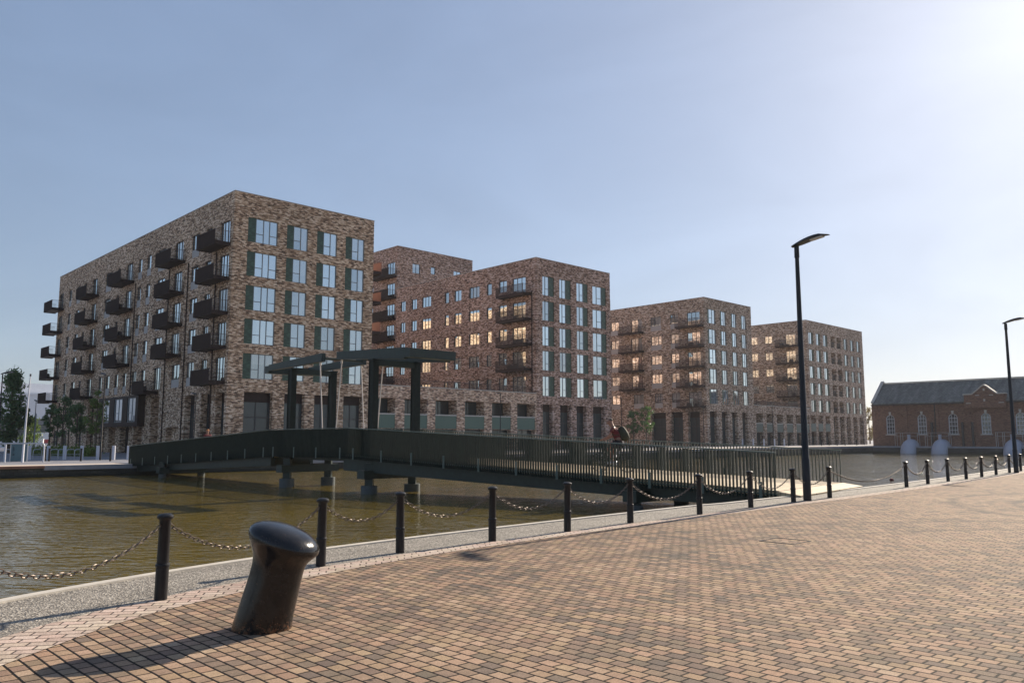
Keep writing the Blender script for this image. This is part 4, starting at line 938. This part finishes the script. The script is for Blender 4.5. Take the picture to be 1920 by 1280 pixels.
# ---------------------------------------------------------------- BRIDGE
br=thing('footbridge','dark green steel drawbridge for walkers with two portal frames over the dock','bridge',(0,0,0))
wR=2.9
Nn=[Vector((-25.3,53.75,0)),Vector((-12.2,40.85,0)),Vector((-7.25,35.8,0)),Vector((7.62,23.5,0))]
Fn=[Nn[0]+Rv*wR,Nn[1]+Rv*wR,Nn[2]+Rv*wR,Vector((11.45,28.25,0))]
zt=[1.17,2.10,2.12,1.25]; dz=[z-1.10 for z in zt]
def rail(P_,zs,seg,side):
    a,b_=P_[seg],P_[seg+1]; za,zb=zs[seg],zs[seg+1]; d=(b_-a); Ld=d.length; d.normalize(); nrm=Vector((-d.y,d.x,0))*side
    mb=MB(); n=int(Ld/.115)
    for i in range(n+1):
        s_=(i+.5)/(n+1); c=a.lerp(b_,s_); z=za+(zb-za)*s_; w=nrm*.05; t=d*.011
        zb_=z-1.34; z1=z-.03
        mb.hexa([Vector((*(c-w-t).xy,zb_)),Vector((*(c+w-t).xy,zb_)),Vector((*(c+w+t).xy,zb_)),Vector((*(c-w+t).xy,zb_))],[Vector((*(c-w-t).xy,z1)),Vector((*(c+w-t).xy,z1)),Vector((*(c+w+t).xy,z1)),Vector((*(c-w+t).xy,z1))])
    r=put('railing',mb,'greenfin',br)
    h=MB(); h.bar(Vector((*a.xy,za)),Vector((*b_.xy,zb)),.11,.035); h.bar(Vector((*(a-nrm*.02).xy,za-1.2)),Vector((*(b_-nrm*.02).xy,zb-1.2)),.03,.05); put('handrail',h,'greenpale',r)
    k=max(2,int(Ld/1.9)); mb=MB(); mb.hexa(*[[Vector((*(nrm*e+d*f).xy,zz)) for e,f in ((0,-.045),(.02,-.045),(.02,.045),(0,.045))] for zz in (0,.5)]); sm=mb.mesh('stanchion','greenpale')
    for i in range(k+1):
        s_=(i+.25)/(k+.5); c=a.lerp(b_,s_)+nrm*.055; z=za+(zb-za)*s_-1.36; link('stanchion',sm,r,(c.x,c.y,z))
for seg in range(3):
    rail(Nn,zt,seg,-1); rail(Fn,zt,seg,1)
    mb=MB(); e=.10
    def q4(P1,P2,t0): return [Vector((*P1[seg].xy,dz[seg]+t0)),Vector((*P1[seg+1].xy,dz[seg+1]+t0)),Vector((*P2[seg+1].xy,dz[seg+1]+t0)),Vector((*P2[seg].xy,dz[seg]+t0))]
    ins=lambda A_,B__: [x.lerp(y,.035) for x,y in zip(A_,B__)]
    A_,B__=ins(Nn,Fn),ins(Fn,Nn)
    mb.hexa(q4(A_,B__,-.17),q4(A_,B__,0)); put('deck',mb,'wooddeck',br)
    if seg!=1:
        mb=MB()
        for fr0 in (.12,.88):
            a=Nn[seg].lerp(Fn[seg],fr0 if seg==0 else .12+.0 if fr0<.5 else .88); b_=Nn[seg+1].lerp(Fn[seg+1],fr0)
            s0,s1=(0.04,.985) if seg==0 else (-.03,.97)
            pa=a.lerp(b_,s0); pb=a.lerp(b_,s1); za=dz[seg]+(dz[seg+1]-dz[seg])*s0-.18; zb=dz[seg]+(dz[seg+1]-dz[seg])*s1-.18
            d=(pb-pa).normalized(); nn=Vector((-d.y,d.x,0))*.1; h0,h1=(.42,.52) if seg==0 else (.62,.42)
            mb.hexa([Vector((*(pa-nn).xy,za-h0)),Vector((*(pb-nn).xy,zb-h1)),Vector((*(pb+nn).xy,zb-h1)),Vector((*(pa+nn).xy,za-h0))],[Vector((*(pa-nn).xy,za)),Vector((*(pb-nn).xy,zb)),Vector((*(pb+nn).xy,zb)),Vector((*(pa+nn).xy,za))])
        put('girder',mb,'greenmetal',br)
    else:
        mb=MB()
        for f in (.2,.5,.8): a=Nn[1].lerp(Fn[1],f); b_=Nn[2].lerp(Fn[2],f); mb.bar(Vector((*a.xy,dz[1]-.27)),Vector((*b_.xy,dz[2]-.27)),.12,.2)
        put('leaf_beam',mb,'greenmetal',br)
# landing apron on the near quay
mb=MB(); a=Nn[3]+Vector((.05,.05,0)); b_=Fn[3]; o_=Vector((.9,-.8,0))*.55
mb.hexa([Vector((*p.xy,.0)) for p in (a,a+o_,b_+o_,b_)],[Vector((*p.xy,z)) for p,z in zip((a,a+o_,b_+o_,b_),(.14,.05,.05,.14))]); put('landing',mb,'wooddeck',br)
mb=MB(); a=Nn[0]; b_=Fn[0]; o_=Vector((-.7,.7,0))*2.6
mb.hexa([Vector((*p.xy,-.1)) for p in (a,b_,b_+o_,a+o_)],[Vector((*p.xy,z)) for p,z in zip((a,b_,b_+o_,a+o_),(.06,.06,.03,.03))]); put('landing',mb,'concrete',br)
# piers
def onU(u,A0,A1):   # point of the plan line A0-A1 on the sight line of a column
    k=ray(u,822).x/ray(u,822).y; d=A1-A0; s_=(k*A0.y-A0.x)/(d.x-k*d.y); return A0+d*s_
cA=onU(530,Nn[1],Nn[2]); cB=onU(683,Nn[2],Nn[3]); WPT=2.3
def pier(c,cap,stub=.3,w=WPT,rp=.36,ext=.45):
    mb=MB(); e=Rv*ext; mb.bar(Vector((*(c-e).xy,cap-.19)),Vector((*(c+Rv*w+e).xy,cap-.19)),.55,.36); put('pier_beam',mb,'greenmetal',br)
    for p in (c,c+Rv*w):
        mb=MB(); mb.box(p.x-.17,p.x+.17,p.y-.17,p.y+.17,cap-.37-stub,cap+.3); put('pier_post',mb,'greenmetal',br)
        mb=MB(); zt_=cap-.37-stub; mb.tube([(p.x,p.y,-3),(p.x,p.y,-.62),(p.x,p.y,-.61),(p.x,p.y,zt_)],[rp,rp,rp,rp],20); put('pier_pile',mb,'pile',br,smooth=True)
pier(cA+Rv*.3,.38); pier(cB+Rv*.3,.30)
cC=onU(258+50,Nn[0],Nn[1]); pier(cC,-.08,.05,w=2.4,rp=.22,ext=.3)
cD=onU(1190,Nn[2],Nn[3])+Vector((0,.15,0)); pier(cD,-.02,.1,w=2.6,rp=.26,ext=.3)
# portals and balance frames
def portal(c,sg,dck):
    # sg: +1 the lifting arms reach along L (away), -1 towards the camera side
    cols=[c+Rv*.0,c+Rv*WPT]; ax=Lv*sg
    for p in cols:
        mb=MB(); T=Matrix.Translation((p.x,p.y,0))@Matrix.Rotation(ROT,4,'Z'); mb.box(-.12,.12,-.14,.14,dck-.3,5.14,T=T); mb.box(-.15,.15,.142,.172,dck-.3,5.10,T=T); mb.box(-.15,.15,-.172,-.142,dck-.3,5.10,T=T); mb.box(-.2,.2,-.22,.22,dck-.02,dck+.04,T=T); mb.box(-.18,.18,-.2,.2,5.06,5.13,T=T)
        for bx in (-.16,.16):
            for by in (-.18,.18): mb.box(bx-.02,bx+.02,by-.02,by+.02,dck+.04,dck+.08,T=T); put('portal_column',mb,'greenmetal',br)
    mb=MB(); mb.bar(Vector((*(c-Rv*.0).xy,4.98)),Vector((*(c+Rv*WPT).xy,4.98)),.26,.26); put('portal_beam',mb,'greenmetal',br)
    for p in cols:
        mb=MB(); t=p-ax*2.35; e=p+ax*2.93; s=Rv*.11
        def sec(q,zb,zt_): return [Vector((*(q-s).xy,zb)),Vector((*(q+s).xy,zb)),Vector((*(q+s).xy,zt_)),Vector((*(q-s).xy,zt_))]
        mb.hexa(sec(t,4.98 if sg>0 else 5.15,5.46),sec(e,5.32 if sg>0 else 5.28,5.68)); put('balance_arm',mb,'greenmetal',br)
        # lifting rod with clevis
        a=p+ax*2.62; b_=p+ax*(3.12); mb=MB(); mb.tube([(a.x,a.y,5.34),(b_.x,b_.y,dck+.05)],.028,8); mb.tube([(a.x,a.y,5.42),(a.x+(b_.x-a.x)*.07,a.y+(b_.y-a.y)*.07,5.12)],.05,8); put('lifting_rod',mb,'steelrod',br,smooth=True)
    t=c-ax*2.35; mb=MB(); s0=t-Rv*.11; s1=t+Rv*(WPT+.08)
    mb.bar(Vector((*(s0-ax*.2).xy,5.22)),Vector((*(s1-ax*.2).xy,5.22)),.42,.38); put('counterweight',mb,'greenmetal',br)
    e=c+ax*2.85; mb=MB(); mb.tube([(e.x,e.y,5.45),((e+Rv*WPT).x,(e+Rv*WPT).y,5.45)],.06,10); put('arm_tie',mb,'greenmetal',br,smooth=True)
portal(cA+Rv*.42,-1,.95); portal(cB+Rv*.42,1,.93)
# ---------------------------------------------------------------- PEOPLE
def skin(name,verts,edges,mat,parent,sub=2,root=0):
    me=bpy.data.meshes.new(name); me.from_pydata([v[:3] for v in verts],edges,[]); ob=bpy.data.objects.new(name,me); COL.objects.link(ob)
    md=ob.modifiers.new('k','SKIN'); md.use_smooth_shade=True
    for i,v in enumerate(verts):
        sv=me.skin_vertices[0].data[i]; r=v[3]; sv.radius=(r,v[4] if len(v)>4 else r); sv.use_root=(i==root)
    s=ob.modifiers.new('s','SUBSURF'); s.levels=s.render_levels=sub
    dg=bpy.context.evaluated_depsgraph_get(); nm=bpy.data.meshes.new_from_object(ob.evaluated_get(dg)); nm.name=name
    bpy.data.objects.remove(ob); nm.materials.clear(); nm.materials.append(M[mat]); return link(name,nm,parent)
def person(label,pos,rz,pose,h=1.0,hair='hair',pack=False):
    t=thing('person',label,'person',pos,rz); t.scale=(h,)*3
    V=[];Ed=[]
    def v(x,y,z,r,r2=None,par=None):
        V.append((x,y,z,r,r2 if r2 else r)); 
        if par is not None: Ed.append((par,len(V)-1))
        return len(V)-1
    if pose=='ride': hip=(-.20,1.02); chest=(-.03,1.36); neck=(.05,1.52); head=(.15,1.65)
    else: hip=(0,.93); chest=(0,1.25); neck=(.01,1.46); head=(.03,1.60)
    r=v(hip[0],0,hip[1],.13,.15); wst=v((hip[0]+chest[0])/2,0,(hip[1]+chest[1])/2,.115,.14,r); ch=v(chest[0],0,chest[1],.12,.165,wst); nk=v(neck[0],0,neck[1],.055,.055,ch)
    h0=v(head[0]-.01,0,head[1]-.03,.088,.078,nk); h1=v(head[0],0,head[1]+.06,.108,.09,h0); h2=v(head[0]-.005,0,head[1]+.125,.085,.078,h1); v(head[0]+.105,0,head[1]-.0,.016,.014,h0)
    for s in (-1,1):
        sh=v(neck[0]-.05,s*.17,neck[1]-.08,.058,.058,ch)
        if pose=='ride': el=(.13,s*.25,1.20); ha=(.38,s*.24,1.08)
        else: el=(-.03,s*.24,1.15); ha=(.06,s*.25,.90)
        e=v(*el,.040,None,sh); w=v(el[0]+(ha[0]-el[0])*.85,el[1]+(ha[1]-el[1])*.85,el[2]+(ha[2]-el[2])*.85,.026,None,e); pm=v(*ha,.030,.036,w)
        for k,yy in enumerate((-.03,-.01,.012,.032)):
            f1=v(ha[0]+.045,ha[1]+yy,ha[2]-.012,.0095,None,pm); v(ha[0]+.062-(.006 if k in (0,3) else 0),ha[1]+yy,ha[2]-.042,.008,None,f1)
        v(ha[0]+.02,ha[1]-s*.045,ha[2]-.025,.010,None,pm)
        if pose=='ride': kn=(.20,s*.12,.80 if s>0 else .98); an=(.02,s*.13,.36 if s>0 else .58); to=(.17,s*.13,.29 if s>0 else .52)
        else: kn=(.06*s,s*.10,.50); an=(-.08*s,s*.10,.09); to=(-.08*s+.15,s*.10,.035)
        hp=v(hip[0],s*.09,hip[1]-.04,.095,None,r); k_=v(*kn,.058,None,hp); a_=v(*an,.036,None,k_); v(*to,.035,.03,a_)
    skin('body',V,Ed,'skin',t)
    # clothes, a little outside the body
    V=[];Ed=[]; r=v(hip[0]+.01,0,hip[1]+.06,.150,.172); w=v((hip[0]+chest[0])/2,0,(hip[1]+chest[1])/2,.137,.165,r); c=v(chest[0],0,chest[1],.142,.19,w); v(neck[0]-.015,0,neck[1]-.06,.09,.09,c)
    for s in (-1,1):
        sh=v(neck[0]-.05,s*.17,neck[1]-.085,.080,None,c); ex=.13 if pose=='ride' else -.03; ez=1.20 if pose=='ride' else 1.15; v((neck[0]-.05)*.45+ex*.55,s*.215,(neck[1]-.085)*.45+ez*.55,.068,None,sh)
    skin('shirt',V,Ed,'shirt',t)
    V=[];Ed=[]; r=v(hip[0],0,hip[1]-.0,.150,.165)
    for s in (-1,1):
        kn=(.20,s*.12,.80 if s>0 else .98) if pose=='ride' else (.06*s,s*.10,.50)
        hp=v(hip[0]+.02,s*.09,hip[1]-.06,.112,None,r); v(hip[0]*.2+kn[0]*.8,s*.115,hip[1]*.2+kn[2]*.8,.082,None,hp)
    skin('shorts',V,Ed,'shorts',t)
    V=[];Ed=[]; a=v(head[0]-.035,0,head[1]+.03,.092,.084); b_=v(head[0]-.02,0,head[1]+.09,.104,.094,a); v(head[0]+.0,0,head[1]+.135,.075,.078,b_)
    skin('hair',V,Ed,hair,t)
    for s in (-1,1):
        mb=MB(); mb.lathe([(.001,-.012),(.011,-.006),(.011,.006),(.001,.012)],c=(head[0]+.088,s*.03,head[1]+.045),n=8); put('eye',mb,'ink',t,smooth=True)
        an=((.02,s*.13,.36 if s>0 else .58) if pose=='ride' else (-.08*s,s*.10,.09)); mb=MB(); mb.tube([(an[0]-.05,an[1],an[2]-.045),(an[0]+.07,an[1],an[2]-.055),(an[0]+.19,an[1],an[2]-.065)],[.045,.05,.035],10); put('shoe',mb,'whitepost',t,smooth=True)
    if pack:
        V=[];Ed=[]; a=v(hip[0]-.19,0,hip[1]+.00,.13,.15); b_=v((hip[0]+chest[0])/2-.26,0,(hip[1]+chest[1])/2+.0,.175,.18,a); c=v(chest[0]-.24,0,chest[1]+.02,.145,.16,b_); v(chest[0]-.16,0,chest[1]+.16,.07,.12,c)
        bp=skin('backpack',V,Ed,'pack',None); bp.parent=None; bp.location=pos; bp.rotation_euler=(0,0,rz); bp.scale=(h,)*3; tag(bp,'bulky olive backpack on the back of the cyclist on the bridge','backpack')
        mb=MB()
        for s in (-1,1): mb.tube([(chest[0]-.16,s*.10,chest[1]+.17),(chest[0]+.0,s*.12,chest[1]+.185),(chest[0]+.14,s*.12,chest[1]+.02),(chest[0]+.02,s*.15,chest[1]-.14),(chest[0]-.16,s*.12,chest[1]-.12)],.02,6)
        put('strap',mb,'pack',bp,smooth=True)
    return t
# where the cyclist is: between the rails
def deckpoint(u,f):
    a=Nn[2].lerp(Fn[2],f); b_=Nn[3].lerp(Fn[3],f); p=onU(u,a,b_); s_=(p-a).length/(b_-a).length; p=p.copy(); p.z=dz[2]+(dz[3]-dz[2])*s_; return p,(a-b_)
cp,cdv=deckpoint(1152,.42); crz=math.atan2(cdv.y,cdv.x)+R_(14)
person('cyclist in a dark red top bent over the handlebar on the bridge',cp,crz,'ride',1.07,'hair',True)
bk=thing('bicycle','bicycle under the cyclist on the bridge, seen through the railing bars','bicycle',cp,crz)
fr_=MB(); J={'bb':(-.02,0,.32),'st':(-.20,0,.86),'hd':(.36,0,.84),'hl':(.40,0,.72),'ra':(-.46,0,.35),'fa':(.56,0,.35)}
for a,b_,r in (('bb','st',.017),('bb','hl',.02),('st','hd',.016),('ra','bb',.011),('ra','st',.010),('hd','hl',.02)): fr_.tube([J[a],J[b_]],r,8)
put('frame',fr_,'blackpaint',bk,smooth=True)
mb=MB(); mb.tube([J['hl'],(.50,.0,.55),J['fa']],.015,8); put('fork',mb,'steel',bk,smooth=True)
for c in ('ra','fa'):
    mb=MB(); x=J[c]; mb.tube([(x[0]+.33*math.cos(a),0,x[2]-.01+.33*math.sin(a)) for a in [2*math.pi*k/28 for k in range(28)]],.018,6,closed=True); w_=put('wheel',mb,'rubber',bk,smooth=True)
    mb=MB()
    for k in range(12): a=math.pi*2*k/12; mb.tube([(x[0],.0,x[2]),(x[0]+.32*math.cos(a),0,x[2]-.01+.32*math.sin(a))],.003,4)
    put('spokes',mb,'steel',w_)
mb=MB(); mb.tube([(.36,0,.84),(.34,0,1.02)],.014,8); mb.tube([(.41,-.29,1.05),(.37,-.12,1.04),(.34,0,1.02),(.37,.12,1.04),(.41,.29,1.05)],.013,8); put('handlebar',mb,'frame',bk,smooth=True)
mb=MB(); mb.tube([(-.34,0,.92),(-.22,0,.925),(-.06,0,.91)],[.075,.05,.02],10); mb.tube([(-.20,0,.84),(-.21,0,.91)],.013,8); put('saddle',mb,'rubber',bk,smooth=True)
mb=MB(); mb.tube([(-.02,-.06,.32),(-.02,.06,.32)],.08,14); mb.bar((-.02,.09,.32),(.06,.09,.20),.02,.03); mb.bar((-.02,-.09,.32),(.03,-.09,.48),.02,.03); put('cranks',mb,'steel',bk)
a=Nn[0].lerp(Fn[0],.45); b_=Nn[1].lerp(Fn[1],.45); p2=onU(389,a,b_).copy(); s_=(p2-a).length/(b_-a).length; p2.z=dz[0]+(dz[1]-dz[0])*s_
person('ginger haired walker on the far half of the bridge, only the head above the rail',p2,math.atan2((a-b_).y,(a-b_).x),'walk',.98,'ginger')

# ---------------------------------------------------------------- thin summer haze over the dock
hm=bpy.data.materials.new('summer_haze'); hm.use_nodes=True; hn=hm.node_tree; hn.nodes.remove(hn.nodes['Principled BSDF'])
pv=hn.nodes.new('ShaderNodeVolumePrincipled'); pv.inputs['Color'].default_value=(.90,.93,1,1); pv.inputs['Density'].default_value=.00017; pv.inputs['Anisotropy'].default_value=.25
hn.links.new(pv.outputs[0],hn.nodes['Material Output'].inputs['Volume'])
mb=MB(); mb.box(-420,1600,-420,1400,-4,60); hz=put('haze',mb,hm); tag(hz,kind='stuff')
